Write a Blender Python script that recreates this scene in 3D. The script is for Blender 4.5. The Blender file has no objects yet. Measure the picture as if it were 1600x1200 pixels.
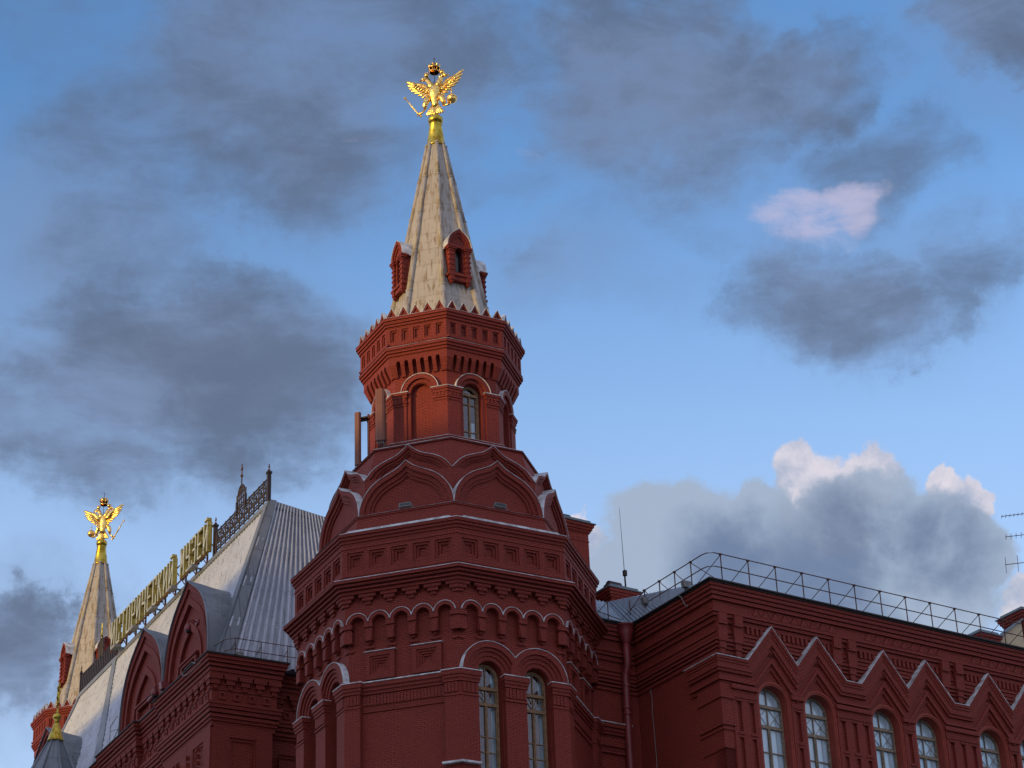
import bpy, bmesh, math, random
from math import sin, cos, tan, pi, radians, atan2, sqrt
from mathutils import Matrix, Vector
from mathutils.geometry import tessellate_polygon
random.seed(7)
sc = bpy.context.scene
COL = sc.collection

# ------------------------------------------------------------------ camera
PITCH, ROLL = radians(28.0708), -0.039185
cd = bpy.data.cameras.new('camera'); cam = bpy.data.objects.new('camera', cd); COL.objects.link(cam)
cd.sensor_width = 36.0; cd.lens = 3543.066 / 1600 * 36.0
cd.clip_start = 0.5; cd.clip_end = 3000
cam.matrix_world = Matrix.Rotation(pi / 2 + PITCH, 4, 'X') @ Matrix.Rotation(ROLL, 4, 'Z')
sc.camera = cam

# ------------------------------------------------------------------ exposure
sc.view_settings.view_transform = 'Standard'; sc.view_settings.look = 'None'
sc.view_settings.gamma = 1.0; sc.view_settings.use_curve_mapping = False
sc.view_settings.exposure = 1.08

# ------------------------------------------------------------------ sun
SUN_AZ, SUN_EL = radians(-128), radians(5.0)      # direction towards the sun, azimuth from +Y towards +X
sdir = Vector((sin(SUN_AZ) * cos(SUN_EL), cos(SUN_AZ) * cos(SUN_EL), sin(SUN_EL)))
sl = bpy.data.lights.new('sun', 'SUN'); sl.energy = 1.45; sl.angle = radians(0.53); sl.color = (1.0, 0.62, 0.14)
so = bpy.data.objects.new('sun', sl); COL.objects.link(so)
so.rotation_euler = sdir.to_track_quat('Z', 'Y').to_euler()

# ------------------------------------------------------------------ node helper
class NT:
    def __init__(s, tree): s.t = tree; s.n = tree.nodes; s.l = tree.links
    def new(s, typ, **kw):
        n = s.n.new(typ)
        for k, v in kw.items(): setattr(n, k, v)
        return n
    def put(s, sock, v):
        if hasattr(v, 'is_linked') or isinstance(v, bpy.types.NodeSocket): s.l.new(v, sock)
        else: sock.default_value = v
    def math(s, op, a, b=None, c=None, clamp=False):
        n = s.new('ShaderNodeMath', operation=op); n.use_clamp = clamp
        s.put(n.inputs[0], a)
        if b is not None: s.put(n.inputs[1], b)
        if c is not None: s.put(n.inputs[2], c)
        return n.outputs[0]
    def mix(s, f, a, b, mode='MIX'):
        n = s.new('ShaderNodeMix', data_type='RGBA', blend_type=mode)
        s.put(n.inputs[0], f); s.put(n.inputs[6], a); s.put(n.inputs[7], b)
        return n.outputs[2]
    def smooth(s, v, a, b, lo=0.0, hi=1.0):
        n = s.new('ShaderNodeMapRange', interpolation_type='SMOOTHSTEP')
        s.put(n.inputs[0], v)
        for i, x in enumerate((a, b, lo, hi)): n.inputs[i + 1].default_value = x
        return n.outputs[0]
    def noise(s, vec, scale, detail=4, rough=0.55, dist=0.0, lac=2.0):
        n = s.new('ShaderNodeTexNoise'); s.put(n.inputs['Vector'], vec)
        n.inputs['Scale'].default_value = scale; n.inputs['Detail'].default_value = detail
        n.inputs['Roughness'].default_value = rough; n.inputs['Distortion'].default_value = dist
        n.inputs['Lacunarity'].default_value = lac
        return n.outputs['Fac'], n.outputs['Color']

# ------------------------------------------------------------------ sky
world = bpy.data.worlds.new('World'); sc.world = world; world.use_nodes = True
w = NT(world.node_tree); w.n.clear()
sky = w.new('ShaderNodeTexSky', sky_type='NISHITA', sun_disc=False)
sky.sun_elevation = SUN_EL + radians(3); sky.sun_rotation = SUN_AZ; sky.air_density = 1.0; sky.dust_density = 1.3; sky.ozone_density = 3.6
SKYK = 0.15
EXK = 0.5     # cloud radiances below are written for exposure 0
tc = w.new('ShaderNodeTexCoord').outputs['Generated']
sx = w.new('ShaderNodeSeparateXYZ'); w.put(sx.inputs[0], tc)
el0 = w.math('MULTIPLY', w.math('ARCSINE', sx.outputs[2]), 57.2958)
az0 = w.math('MULTIPLY', w.math('ARCTAN2', sx.outputs[0], sx.outputs[1]), 57.2958)
_, wc = w.noise(tc, 7.5, 8, 0.64)
ws = w.new('ShaderNodeSeparateXYZ'); w.put(ws.inputs[0], wc)
azw = w.math('ADD', az0, w.math('MULTIPLY', w.math('SUBTRACT', ws.outputs[0], 0.5), 11.0))
elw = w.math('ADD', el0, w.math('MULTIPLY', w.math('SUBTRACT', ws.outputs[1], 0.5), 7.0))

def blob(az, el, ca, ce, ra, re, tilt=0.0, inner=0.35, s=1.0):
    """soft elliptical cloud mask at a fixed direction in the sky (degrees)"""
    dx = w.math('SUBTRACT', az, ca); dy = w.math('SUBTRACT', el, ce)
    t = radians(tilt)
    u = w.math('ADD', w.math('MULTIPLY', dx, cos(t) / ra), w.math('MULTIPLY', dy, sin(t) / ra))
    v = w.math('ADD', w.math('MULTIPLY', dx, -sin(t) / re), w.math('MULTIPLY', dy, cos(t) / re))
    r = w.math('SQRT', w.math('ADD', w.math('MULTIPLY', u, u), w.math('MULTIPLY', v, v)))
    return w.smooth(r, inner, 1.0, s, 0.0)
def vmax(lst):
    o = lst[0]
    for b in lst[1:]: o = w.math('MAXIMUM', o, b)
    return o
# flattened veils of grey cloud
veil = vmax([blob(azw, elw, *a) for a in [
    (-5.5, 35.9, 11.0, 4.4, 8, .3, 1.0), (-12.0, 34.2, 5.0, 2.4, 0, .1, .6), (1.2, 33.0, 3.0, 1.5, -10, .1, .5), (4.6, 35.4, 5.6, 3.9, -10, .35, 1.25), (8.8, 35.2, 4.6, 2.2, 14, .3, 1.1), (7.0, 33.6, 3.4, 1.8, 0, .2, .8),
    (14.9, 36.3, 3.2, 2.2, -20, .4, .95), (-9.3, 28.1, 8.2, 4.2, 6, .35, 1.15), (-13.2, 26.3, 4.4, 2.6, -10, .3, 1.0),
    (-10.5, 31.8, 6.0, 2.2, 6, .1, .42), (9.6, 29.8, 5.2, 2.5, -6, .25, 1.2), (6.8, 29.9, 2.6, 1.3, 12, .1, .8), (11.6, 33.2, 3.6, 2.0, 10, .1, .62),
    (14.0, 30.6, 2.6, 2.2, 0, .1, .6), (1.9, 30.8, 2.6, .9, 8, .2, .45), (-13.6, 20.9, 2.2, 1.9, 0, .45, 1.05),
    (-14.5, 36.5, 6, 3, 0, .1, .45), (0.4, 33.2, 3.4, 1.2, -4, .2, .5), (5.8, 32.0, 5.0, 1.4, -4, .1, .5)]])
veil2 = vmax([blob(azw, elw, *a, 0.0) for a in [
    (-5.5, 35.5, 10.0, 5.0, 8), (6.0, 34.8, 8.0, 5.0, -6), (14.9, 36.3, 5.0, 4.0, -20), (-9.3, 28.1, 9.0, 5.2, 6), (-12.5, 32.0, 7.5, 4.5, 6),
    (10.5, 30.5, 6.0, 4.0, -6), (2.5, 30.6, 4.5, 2.0, 8), (-13.6, 20.9, 3.5, 3.2, 0)]])
map1 = w.new('ShaderNodeMapping'); w.put(map1.inputs[0], tc); map1.inputs['Scale'].default_value = (1.0, 1.0, 1.9)
n1, _ = w.noise(map1.outputs[0], 10.0, 8, 0.60, 0.25)
n2, _ = w.noise(map1.outputs[0], 3.2, 4, 0.5)
map2 = w.new('ShaderNodeMapping'); w.put(map2.inputs[0], tc); map2.inputs['Scale'].default_value = (1.0, 1.0, 2.4); map2.inputs['Rotation'].default_value = (0, radians(12), 0)
n4, _ = w.noise(map2.outputs[0], 22.0, 9, 0.66, 0.5)
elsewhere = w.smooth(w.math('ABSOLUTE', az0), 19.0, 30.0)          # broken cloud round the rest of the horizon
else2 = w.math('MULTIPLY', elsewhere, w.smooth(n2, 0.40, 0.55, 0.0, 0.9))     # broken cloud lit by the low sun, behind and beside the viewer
den = w.math('ADD', veil, w.math('ADD', w.math('MULTIPLY', w.math('SUBTRACT', n1, 0.5), 2.2), w.math('MULTIPLY', w.math('SUBTRACT', n4, 0.5), 1.0)))
den = w.smooth(w.math('MULTIPLY', den, w.smooth(veil, 0.0, 0.4)), -0.12, 1.35, 0.0, 0.88)
hazy = w.math('MULTIPLY', veil2, w.smooth(n2, 0.25, 0.65, 0.35, 0.78))
# pink lit wisp
azc = w.math('ADD', az0, w.math('MULTIPLY', w.math('SUBTRACT', ws.outputs[0], 0.5), 3.5)); elc = w.math('ADD', el0, w.math('MULTIPLY', w.math('SUBTRACT', ws.outputs[1], 0.5), 2.5))
wisp = w.math('MAXIMUM', blob(azc, elc, 8.9, 31.8, 2.2, 1.05, -4, .3, 1.0), blob(azc, elc, 10.3, 32.0, 1.6, .9, 10, .3, .95))
wisp = w.math('SUBTRACT', wisp, blob(azc, elc, 9.7, 31.6, 1.0, .55, 0, .0, .35))
wden = w.smooth(w.math('ADD', wisp, w.math('MULTIPLY', w.math('SUBTRACT', n4, 0.5), 2.2)), 0.30, 1.25, 0.0, 0.85)
# cumulus bank low on the right: circles with billowed edges
bn, bc = w.noise(tc, 26.0, 7, 0.62)
bs = w.new('ShaderNodeSeparateXYZ'); w.put(bs.inputs[0], bc)
azb = w.math('ADD', az0, w.math('MULTIPLY', w.math('SUBTRACT', bs.outputs[0], 0.5), 2.6))
elb = w.math('ADD', el0, w.math('MULTIPLY', w.math('SUBTRACT', bs.outputs[1], 0.5), 2.2))
PXD = 16.3 / 1000.0 # rough degrees per photo pixel
def P2D(px, py):     # photo layout -> direction (azimuth, elevation in degrees)
    a0, b0 = px - 800, py - 600
    a = cos(ROLL) * a0 + sin(ROLL) * b0; b = -sin(ROLL) * a0 + cos(ROLL) * b0
    f = 3543.066
    d = Vector((a / f, cos(PITCH) + b / f * sin(PITCH), sin(PITCH) - b / f * cos(PITCH))).normalized()
    return math.degrees(atan2(d.x, d.y)), math.degrees(math.asin(d.z))
def circ(lst, inner):
    out = []
    for (px, py, r) in lst:
        a, e = P2D(px, py); k = 0.01617
        out.append(blob(azb, elb, a, e, r * k * 1.13, r * k, 0, inner))
    return vmax(out)
back = circ([(1240, 752, 52), (1350, 748, 50), (1468, 770, 36), (1516, 790, 38), (1600, 935, 46), (896, 835, 32), (1290, 790, 80)], .78)
front = circ([(1010, 845, 92), (1085, 825, 88), (1180, 850, 105), (1160, 790, 50), (1360, 800, 82), (1320, 850, 110), (1430, 845, 92), (1500, 865, 82), (1160, 930, 190), (1400, 940, 170), (960, 900, 75)], .74)
shade = circ([(1140, 880, 120), (1340, 850, 130), (1460, 870, 120), (1260, 950, 200)], .3)

SK = w.new('ShaderNodeVectorMath', operation='SCALE'); w.put(SK.inputs[0], sky.outputs[0]); SK.inputs['Scale'].default_value = SKYK
base = w.mix(1.0, SK.outputs[0], (1.05, 1.12, 1.16, 1), 'MULTIPLY')
K_ = lambda *c: tuple(x * EXK for x in c) + (1,)
grey_hi = K_(0.165, 0.218, 0.345); grey_lo = K_(0.108, 0.145, 0.228)
vc = w.mix(w.smooth(w.math('ADD', w.math('MULTIPLY', n1, .65), w.math('MULTIPLY', n4, .35)), 0.38, 0.62), grey_hi, grey_lo)
base = w.mix(w.smooth(el0, 36.0, 17.0, 0.0, 0.80), base, K_(0.50, 0.66, 0.93))   # thin haze towards the horizon
base = w.mix(hazy, base, K_(0.190, 0.265, 0.430))
c = w.mix(den, base, vc)
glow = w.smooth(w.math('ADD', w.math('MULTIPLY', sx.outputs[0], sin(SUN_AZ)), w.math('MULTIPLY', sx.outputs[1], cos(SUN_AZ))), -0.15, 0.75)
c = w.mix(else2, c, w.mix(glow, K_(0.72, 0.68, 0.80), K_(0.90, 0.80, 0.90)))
c = w.mix(wden, c, K_(0.50, 0.48, 0.66))
c = w.mix(w.math('MULTIPLY', back, 0.95), c, w.mix(w.smooth(bn, .30, .58), K_(0.36, 0.42, 0.56), K_(0.74, 0.68, 0.74)))
n3, _ = w.noise(tc, 17.0, 8, 0.6, 0.2)
fc = w.mix(w.math('MULTIPLY', shade, w.smooth(n3, 0.22, 0.56)), K_(0.35, 0.43, 0.56), K_(0.150, 0.205, 0.325))
fc = w.mix(w.smooth(bn, 0.50, 0.72, 0.0, 0.30), fc, K_(0.40, 0.47, 0.60))
c = w.mix(w.math('MULTIPLY', front, 0.96), c, fc)
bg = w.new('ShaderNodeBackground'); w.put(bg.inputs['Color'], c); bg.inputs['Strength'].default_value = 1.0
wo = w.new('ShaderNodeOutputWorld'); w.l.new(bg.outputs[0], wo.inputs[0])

# ------------------------------------------------------------------ materials
def mat(name):
    m = bpy.data.materials.new(name); m.use_nodes = True
    t = NT(m.node_tree); t.n.clear()
    b = t.new('ShaderNodeBsdfPrincipled'); o = t.new('ShaderNodeOutputMaterial'); t.l.new(b.outputs[0], o.inputs[0])
    return m, t, b, o
def bump(t, b, h, strength, dist):
    n = t.new('ShaderNodeBump'); n.inputs['Strength'].default_value = strength; n.inputs['Distance'].default_value = dist
    t.put(n.inputs['Height'], h); t.l.new(n.outputs[0], b.inputs['Normal'])
def uv(t): return t.new('ShaderNodeUVMap').outputs[0]
def objc(t):
    return t.new('ShaderNodeNewGeometry').outputs['Position']

def brick_material(name, c1, c2, mortar, bare=False):
    m, t, b, o = mat(name); U = uv(t)
    br = t.new('ShaderNodeTexBrick'); t.put(br.inputs['Vector'], U)
    br.inputs['Scale'].default_value = 1.0; br.inputs['Brick Width'].default_value = .26; br.inputs['Row Height'].default_value = .078
    br.inputs['Mortar Size'].default_value = .0145; br.inputs['Mortar Smooth'].default_value = .15; br.inputs['Bias'].default_value = 0
    br.inputs['Color1'].default_value = c1; br.inputs['Color2'].default_value = c2; br.inputs['Mortar'].default_value = mortar
    P = objc(t)
    f1, _ = t.noise(P, .9, 5, .6); f2, _ = t.noise(P, 14, 4, .6)
    mp = t.new('ShaderNodeMapping'); t.put(mp.inputs[0], U); mp.inputs['Scale'].default_value = (5.0, .55, 1)
    f3, _ = t.noise(mp.outputs[0], 1.0, 5, .65)
    col = t.mix(t.smooth(f1, .35, .65), br.outputs[0], (c1[0] * .60, c1[1] * .60, c1[2] * .62, 1), 'MIX')
    col = t.mix(t.smooth(f2, .38, .72, 0, .28), col, (c1[0] * 1.15, c1[1] * 1.5, c1[2] * 1.4, 1))
    col = t.mix(t.smooth(f3, .52, .76, 0, .55), col, (c1[0] * .42, c1[1] * .5, c1[2] * .6, 1))    # rain streaks and soot
    f4, _ = t.noise(P, 1.7, 7, .72)
    chip = t.smooth(f4, .735 if not bare else .60, .75 if not bare else .66)
    col = t.mix(chip, col, (.26, .115, .05, 1))                                                # flaked paint, bare brick
    t.l.new(col, b.inputs['Base Color']); b.inputs['Roughness'].default_value = .72
    b.inputs['Specular IOR Level'].default_value = .28
    h = t.math('SUBTRACT', t.math('MULTIPLY', f2, .35), br.outputs['Fac'])
    bump(t, b, h, 1.0, .022)
    return m
M = {}
M['brick'] = brick_material('painted_brick', (.290, .039, .0250, 1), (.235, .030, .0200, 1), (.055, .007, .006, 1))
M['bare'] = brick_material('flaking_brick', (.36, .045, .026, 1), (.30, .036, .02, 1), (.15, .03, .015, 1), True)

m, t, b, o = mat('pale_flashing'); P = objc(t); f, _ = t.noise(P, 3, 5, .6)
t.l.new(t.mix(t.smooth(f, .35, .7), (.58, .61, .64, 1), (.28, .27, .27, 1)), b.inputs['Base Color']); b.inputs['Roughness'].default_value = .55; b.inputs['Metallic'].default_value = .15
M['flash'] = m

m, t, b, o = mat('weathered_spire_sheet'); U = uv(t)
br = t.new('ShaderNodeTexBrick'); t.put(br.inputs['Vector'], U); br.inputs['Scale'].default_value = 1; br.inputs['Brick Width'].default_value = .72; br.inputs['Row Height'].default_value = .88
br.inputs['Mortar Size'].default_value = .012; br.inputs['Mortar Smooth'].default_value = .3
br.inputs['Color1'].default_value = (.36, .335, .30, 1); br.inputs['Color2'].default_value = (.325, .305, .27, 1); br.inputs['Mortar'].default_value = (.25, .215, .17, 1)
mp = t.new('ShaderNodeMapping'); t.put(mp.inputs[0], U); mp.inputs['Scale'].default_value = (7.0, 1.5, 1)
f1, _ = t.noise(mp.outputs[0], 1.0, 6, .62, .6); f2, _ = t.noise(objc(t), 1.3, 4, .6)
ru = t.math('MULTIPLY', t.smooth(f1, .49, .60), t.smooth(f2, .36, .60, .15, .95))
col = t.mix(ru, br.outputs[0], (.20, .145, .085, 1))
t.l.new(col, b.inputs['Base Color']); b.inputs['Roughness'].default_value = .6; b.inputs['Metallic'].default_value = .1
bump(t, b, t.math('SUBTRACT', t.math('MULTIPLY', f1, .3), br.outputs['Fac']), .6, .02)
M['spire'] = m

def sheet(name, c1, c2, met=.35, rough=.48):
    m, t, b, o = mat(name); U = uv(t)
    br = t.new('ShaderNodeTexBrick'); t.put(br.inputs['Vector'], U); br.inputs['Scale'].default_value = 1; br.inputs['Brick Width'].default_value = 1.15; br.inputs['Row Height'].default_value = 2.1
    br.inputs['Mortar Size'].default_value = .02; br.inputs['Color1'].default_value = c1; br.inputs['Color2'].default_value = c2; br.inputs['Mortar'].default_value = tuple(x * .5 for x in c1[:3]) + (1,)
    f, _ = t.noise(objc(t), 1.1, 6, .65); f2, _ = t.noise(objc(t), 22, 2, .5)
    mp = t.new('ShaderNodeMapping'); t.put(mp.inputs[0], U); mp.inputs['Scale'].default_value = (6.0, .5, 1)
    f3, _ = t.noise(mp.outputs[0], 1.0, 5, .65)
    col = t.mix(t.smooth(f, .35, .7, 0, .5), br.outputs[0], tuple(x * .62 for x in c1[:3]) + (1,))
    col = t.mix(t.smooth(f3, .56, .74, 0, .55), col, (c1[0] * .5, c1[1] * .46, c1[2] * .42, 1))
    t.l.new(col, b.inputs['Base Color']); b.inputs['Metallic'].default_value = met
    t.l.new(t.smooth(f3, .3, .7, rough - .1, rough + .2), b.inputs['Roughness'])
    bump(t, b, t.math('SUBTRACT', t.math('MULTIPLY', f2, .2), br.outputs['Fac']), .5, .012)
    return m
M['roof'] = sheet('galvanised_roof', (.46, .50, .57, 1), (.40, .435, .50, 1), .15, .45)
M['lead'] = sheet('dull_sheet_cladding', (.185, .21, .24, 1), (.15, .17, .195, 1), .35, .5)
M['blueroof'] = sheet('blue_grey_roof', (.40, .52, .63, 1), (.35, .46, .56, 1), .3, .5)

def plain(name, c, rough=.6, met=0.0, var=.25, ns=6.0, bs=0.0):
    m, t, b, o = mat(name); f, _ = t.noise(objc(t), ns, 5, .6)
    t.l.new(t.mix(t.smooth(f, .3, .7), tuple(c) + (1,), tuple(x * (1 - var) for x in c) + (1,)), b.inputs['Base Color'])
    b.inputs['Roughness'].default_value = rough; b.inputs['Metallic'].default_value = met
    if bs: bump(t, b, f, bs, .02)
    return m
M['dark'] = plain('dark_roof_edge', (.018, .016, .017), .7)
M['rust'] = plain('rusty_iron', (.115, .050, .038), .75, .2, .5, 9)
M['iron'] = plain('black_painted_iron', (.030, .018, .020), .6, .2, .4)
M['wood'] = plain('weathered_wood', (.30, .19, .10), .75, 0, .45, 7, .4)
M['greywood'] = plain('silvered_wood', (.30, .24, .17), .8, 0, .5, 9, .5)
M['blind'] = plain('white_blind', (.80, .82, .84), .8, 0, .10, 1.2)
M['plaster'] = plain('red_plaster', (.27, .040, .022), .75, 0, .25, 4)
M['pipe'] = plain('red_painted_pipe', (.20, .028, .030), .42, 0, .3, 5)
M['antenna'] = plain('brown_radome', (.165, .050, .028), .55, 0, .15, 3)
M['curtain'] = plain('curtain_cloth', (.62, .66, .68), .85, 0, .12, 4)
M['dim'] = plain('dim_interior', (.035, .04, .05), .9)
M['green'] = plain('oxidised_cap', (.17, .22, .235), .6, .2, .35)
M['fitting'] = plain('grey_fitting', (.22, .225, .22), .5, .2, .3)
M['black'] = plain('black_glass_dome', (.012, .012, .014), .15)
M['ground'] = plain('stone_paving', (.17, .16, .15), .85, 0, .25, .8)
M['ochre'] = plain('ochre_plaster', (.52, .42, .27), .85, 0, .2, 1.5)

def gold(name, c, rough, bs, sc_):
    m, t, b, o = mat(name); P = objc(t)
    f, _ = t.noise(P, sc_, 4, .6)
    vo = t.new('ShaderNodeTexVoronoi'); t.put(vo.inputs['Vector'], P); vo.inputs['Scale'].default_value = sc_ * .8
    t.l.new(t.mix(t.smooth(f, .42, .62), c, (c[0] * .62, c[1] * .50, c[2] * .35) + (1,)), b.inputs['Base Color'])
    b.inputs['Metallic'].default_value = 1.0; b.inputs['Roughness'].default_value = rough
    bump(t, b, t.math('ADD', vo.outputs['Distance'], f), bs, .03)
    return m
M['gold'] = gold('gilding', (1.0, .72, .24, 1), .27, .45, 14)
M['goldsmooth'] = gold('gilded_sheet', (.52, .41, .07, 1), .36, .05, 3)
M['goldletter'] = plain('gilded_letter_side', (.42, .33, .07), .45, .5, .4, 5)
M['letterface'] = plain('pale_letter_face', (.40, .47, .45), .4, 0, .3, 3)

m, t, b, o = mat('window_glass')
gl = t.new('ShaderNodeBsdfGlossy'); gl.inputs['Roughness'].default_value = .03; gl.inputs['Color'].default_value = (.80, .92, 1, 1)
tr = t.new('ShaderNodeBsdfTransparent'); tr.inputs['Color'].default_value = (.80, .91, .96, 1)
lw = t.new('ShaderNodeLayerWeight'); lw.inputs['Blend'].default_value = .35
f, _ = t.noise(objc(t), .9, 2, .4)
bn_ = t.new('ShaderNodeBump'); bn_.inputs['Strength'].default_value = .15; bn_.inputs['Distance'].default_value = .05; t.l.new(f, bn_.inputs['Height']); t.l.new(bn_.outputs[0], gl.inputs['Normal'])
mx = t.new('ShaderNodeMixShader'); t.l.new(t.math('ADD', t.math('MULTIPLY', lw.outputs['Facing'], .34), .07, clamp=True), mx.inputs[0])
t.l.new(tr.outputs[0], mx.inputs[1]); t.l.new(gl.outputs[0], mx.inputs[2]); t.l.new(mx.outputs[0], o.inputs[0])
M['glass'] = m

# ------------------------------------------------------------------ mesh helpers
class MB:
    """collects shapes; local axes: x = along the wall, z = up, y = -w (w = outward)"""
    def __init__(s, Mx=None): s.v = []; s.f = []; s.M = Mx or Matrix()
    def add(s, vs, fs):
        o = len(s.v); s.v += [s.M @ Vector(p) for p in vs]; s.f += [tuple(i + o for i in q) for q in fs]
    def box(s, u0, u1, z0, z1, w0, w1):
        s.add([(u0, -w0, z0), (u1, -w0, z0), (u1, -w1, z0), (u0, -w1, z0), (u0, -w0, z1), (u1, -w0, z1), (u1, -w1, z1), (u0, -w1, z1)],
              [(0, 1, 2, 3), (4, 7, 6, 5), (0, 4, 5, 1), (1, 5, 6, 2), (2, 6, 7, 3), (3, 7, 4, 0)])
    def plate(s, outer, w0, w1, holes=(), back=False):
        loops = [list(outer)] + [list(h) for h in holes]
        tess = tessellate_polygon([[Vector((p[0], p[1], 0)) for p in L] for L in loops])
        flat = [p for L in loops for p in L]
        s.add([(p[0], -w1, p[1]) for p in flat], [tuple(q) for q in tess])
        if back: s.add([(p[0], -w0, p[1]) for p in flat], [tuple(q) for q in tess])
        for L in loops:
            n = len(L)
            s.add([(p[0], -w1, p[1]) for p in L] + [(p[0], -w0, p[1]) for p in L], [(i, (i + 1) % n, n + (i + 1) % n, n + i) for i in range(n)])
    def tube(s, p0, p1, r0, r1=None, n=6, cap=True):
        r1 = r0 if r1 is None else r1
        p0, p1 = Vector(p0), Vector(p1); d = (p1 - p0).normalized()
        a = d.orthogonal().normalized(); b = d.cross(a)
        vs = [p0 + (a * cos(2 * pi * i / n) + b * sin(2 * pi * i / n)) * r0 for i in range(n)] + [p1 + (a * cos(2 * pi * i / n) + b * sin(2 * pi * i / n)) * r1 for i in range(n)]
        fs = [(i, (i + 1) % n, n + (i + 1) % n, n + i) for i in range(n)]
        if cap: fs += [tuple(range(n))[::-1], tuple(range(n, 2 * n))]
        s.add(vs, fs)
    def chain(s, pts, radii, n=8, flat=1.0, up=None):
        """smooth tube through points, elliptical section (flat scales the section along `up`)"""
        pts = [Vector(p) for p in pts]; vs = []; fs = []
        for i, p in enumerate(pts):
            d = (pts[min(i + 1, len(pts) - 1)] - pts[max(i - 1, 0)]).normalized()
            u = Vector(up) if up else d.orthogonal()
            u = (u - d * u.dot(d)).normalized(); q = d.cross(u)
            for k in range(n):
                a = 2 * pi * k / n; vs.append(p + (q * cos(a) + u * sin(a) * flat) * radii[i])
        for i in range(len(pts) - 1):
            for k in range(n): fs.append((i * n + k, i * n + (k + 1) % n, (i + 1) * n + (k + 1) % n, (i + 1) * n + k))
        fs += [tuple(range(n))[::-1], tuple(range(len(vs) - n, len(vs)))]
        s.add(vs, fs)
    def lathe(s, prof, n=16, c=(0, 0, 0), rot=0.0):
        vs = []; fs = []
        for r, z in prof:
            for k in range(n):
                a = 2 * pi * k / n + rot; vs.append((c[0] + r * sin(a), c[1] - r * cos(a), c[2] + z))
        for i in range(len(prof) - 1):
            for k in range(n): fs.append((i * n + k, i * n + (k + 1) % n, (i + 1) * n + (k + 1) % n, (i + 1) * n + k))
        fs += [tuple(range(n))[::-1], tuple(range(len(vs) - n, len(vs)))]
        s.add(vs, fs)
    def ball(s, c, r, n=12, m=8, sq=1.0):
        s.lathe([(max(1e-3, r * sin(pi * i / m)), -r * cos(pi * i / m) * sq) for i in range(m + 1)], n, c)
    def course(s, path, steps, closed=False):
        """stacked mouldings following a plan path (x,y); outward is to the right of travel. steps: (z0,z1,proj,depth)"""
        for z0, z1, pr, dp in steps:
            A = offs(path, pr, closed); B = offs(path, pr - dp, closed); n = len(path)
            vs = [(p[0], p[1], z0) for p in A] + [(p[0], p[1], z1) for p in A] + [(p[0], p[1], z1) for p in B] + [(p[0], p[1], z0) for p in B]
            fs = []
            for i in range(n if closed else n - 1):
                j = (i + 1) % n
                for a, b_ in ((0, 1), (1, 2), (2, 3), (3, 0)): fs.append((a * n + i, a * n + j, b_ * n + j, b_ * n + i))
            if not closed: fs += [(0, n, 2 * n, 3 * n), (n - 1, 2 * n - 1, 3 * n - 1, 4 * n - 1)]
            s.add(vs, fs)
    def corrugate(s, b0, b1, t0, t1, ribs, amp, rows=1, sub=4):
        b0, b1, t0, t1 = map(Vector, (b0, b1, t0, t1))
        nrm = (b1 - b0).cross(t0 - b0).normalized(); N = ribs * sub; vs = []; fs = []
        for j in range(rows + 1):
            for jj in ((0, 1) if 0 < j < rows else (0,)):
                v = j / rows
                for i in range(N + 1):
                    u = i / N; p = (b0.lerp(b1, u)).lerp(t0.lerp(t1, u), v)
                    vs.append(p + nrm * (amp * (1 if i % sub in (0, 1) else -1) * (1 if sub == 4 else 0) + (0.02 if jj == 0 and 0 < j < rows else 0)))
        R = len(vs) // (N + 1)
        for j in range(R - 1):
            for i in range(N): fs.append((j * (N + 1) + i, j * (N + 1) + i + 1, (j + 1) * (N + 1) + i + 1, (j + 1) * (N + 1) + i))
        s.add(vs, fs)
    def mesh(s, name, smooth=False):
        me = bpy.data.meshes.new(name); me.from_pydata([tuple(v) for v in s.v], [], s.f)
        bm = bmesh.new(); bm.from_mesh(me)
        bmesh.ops.recalc_face_normals(bm, faces=bm.faces)
        L = bm.loops.layers.uv.new('UVMap')
        for f in bm.faces:
            n = f.normal
            if abs(n.z) > .92 or n.length < .5: tx, ty = Vector((1, 0, 0)), Vector((0, 1, 0))
            else: tx = Vector((0, 0, 1)).cross(n).normalized(); ty = n.cross(tx)
            for lp in f.loops: lp[L].uv = (lp.vert.co.dot(tx), lp.vert.co.dot(ty))
            f.smooth = smooth
        bm.to_mesh(me); bm.free(); return me
    def obj(s, name, m, parent=None, smooth=False, label=None):
        me = s.mesh(name, smooth); me.materials.append(M[m]); o = bpy.data.objects.new(name, me); COL.objects.link(o)
        if parent: o.parent = parent
        if label: o['label'] = label
        return o
def offs(path, d, closed=False):
    n = len(path); out = []
    for i in range(n):
        p = path[i]
        def nr(a, b):
            dx, dy = b[0] - a[0], b[1] - a[1]; L = math.hypot(dx, dy); return (dy / L, -dx / L)
        if closed or 0 < i < n - 1:
            n1_, n2_ = nr(path[i - 1], p), nr(p, path[(i + 1) % n]); k = 1 + n1_[0] * n2_[0] + n1_[1] * n2_[1]
            k = max(k, .25)
            out.append((p[0] + d * (n1_[0] + n2_[0]) / k, p[1] + d * (n1_[1] + n2_[1]) / k))
        else:
            q = nr(p, path[1]) if i == 0 else nr(path[-2], p); out.append((p[0] + d * q[0], p[1] + d * q[1]))
    return out
def arc(cx, cz, r, a0=180, a1=0, n=14):
    return [(cx + r * cos(radians(a0 + (a1 - a0) * i / n)), cz + r * sin(radians(a0 + (a1 - a0) * i / n))) for i in range(n + 1)]
def archhole(cx, hw, z0, zs, n=14): return [(cx - hw, z0)] + arc(cx, zs, hw, 180, 0, n) + [(cx + hw, z0)]
def band(cx, cz, r1, r2, n=16): return arc(cx, cz, r1, 180, 0, n) + arc(cx, cz, r2, 0, 180, n)
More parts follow.
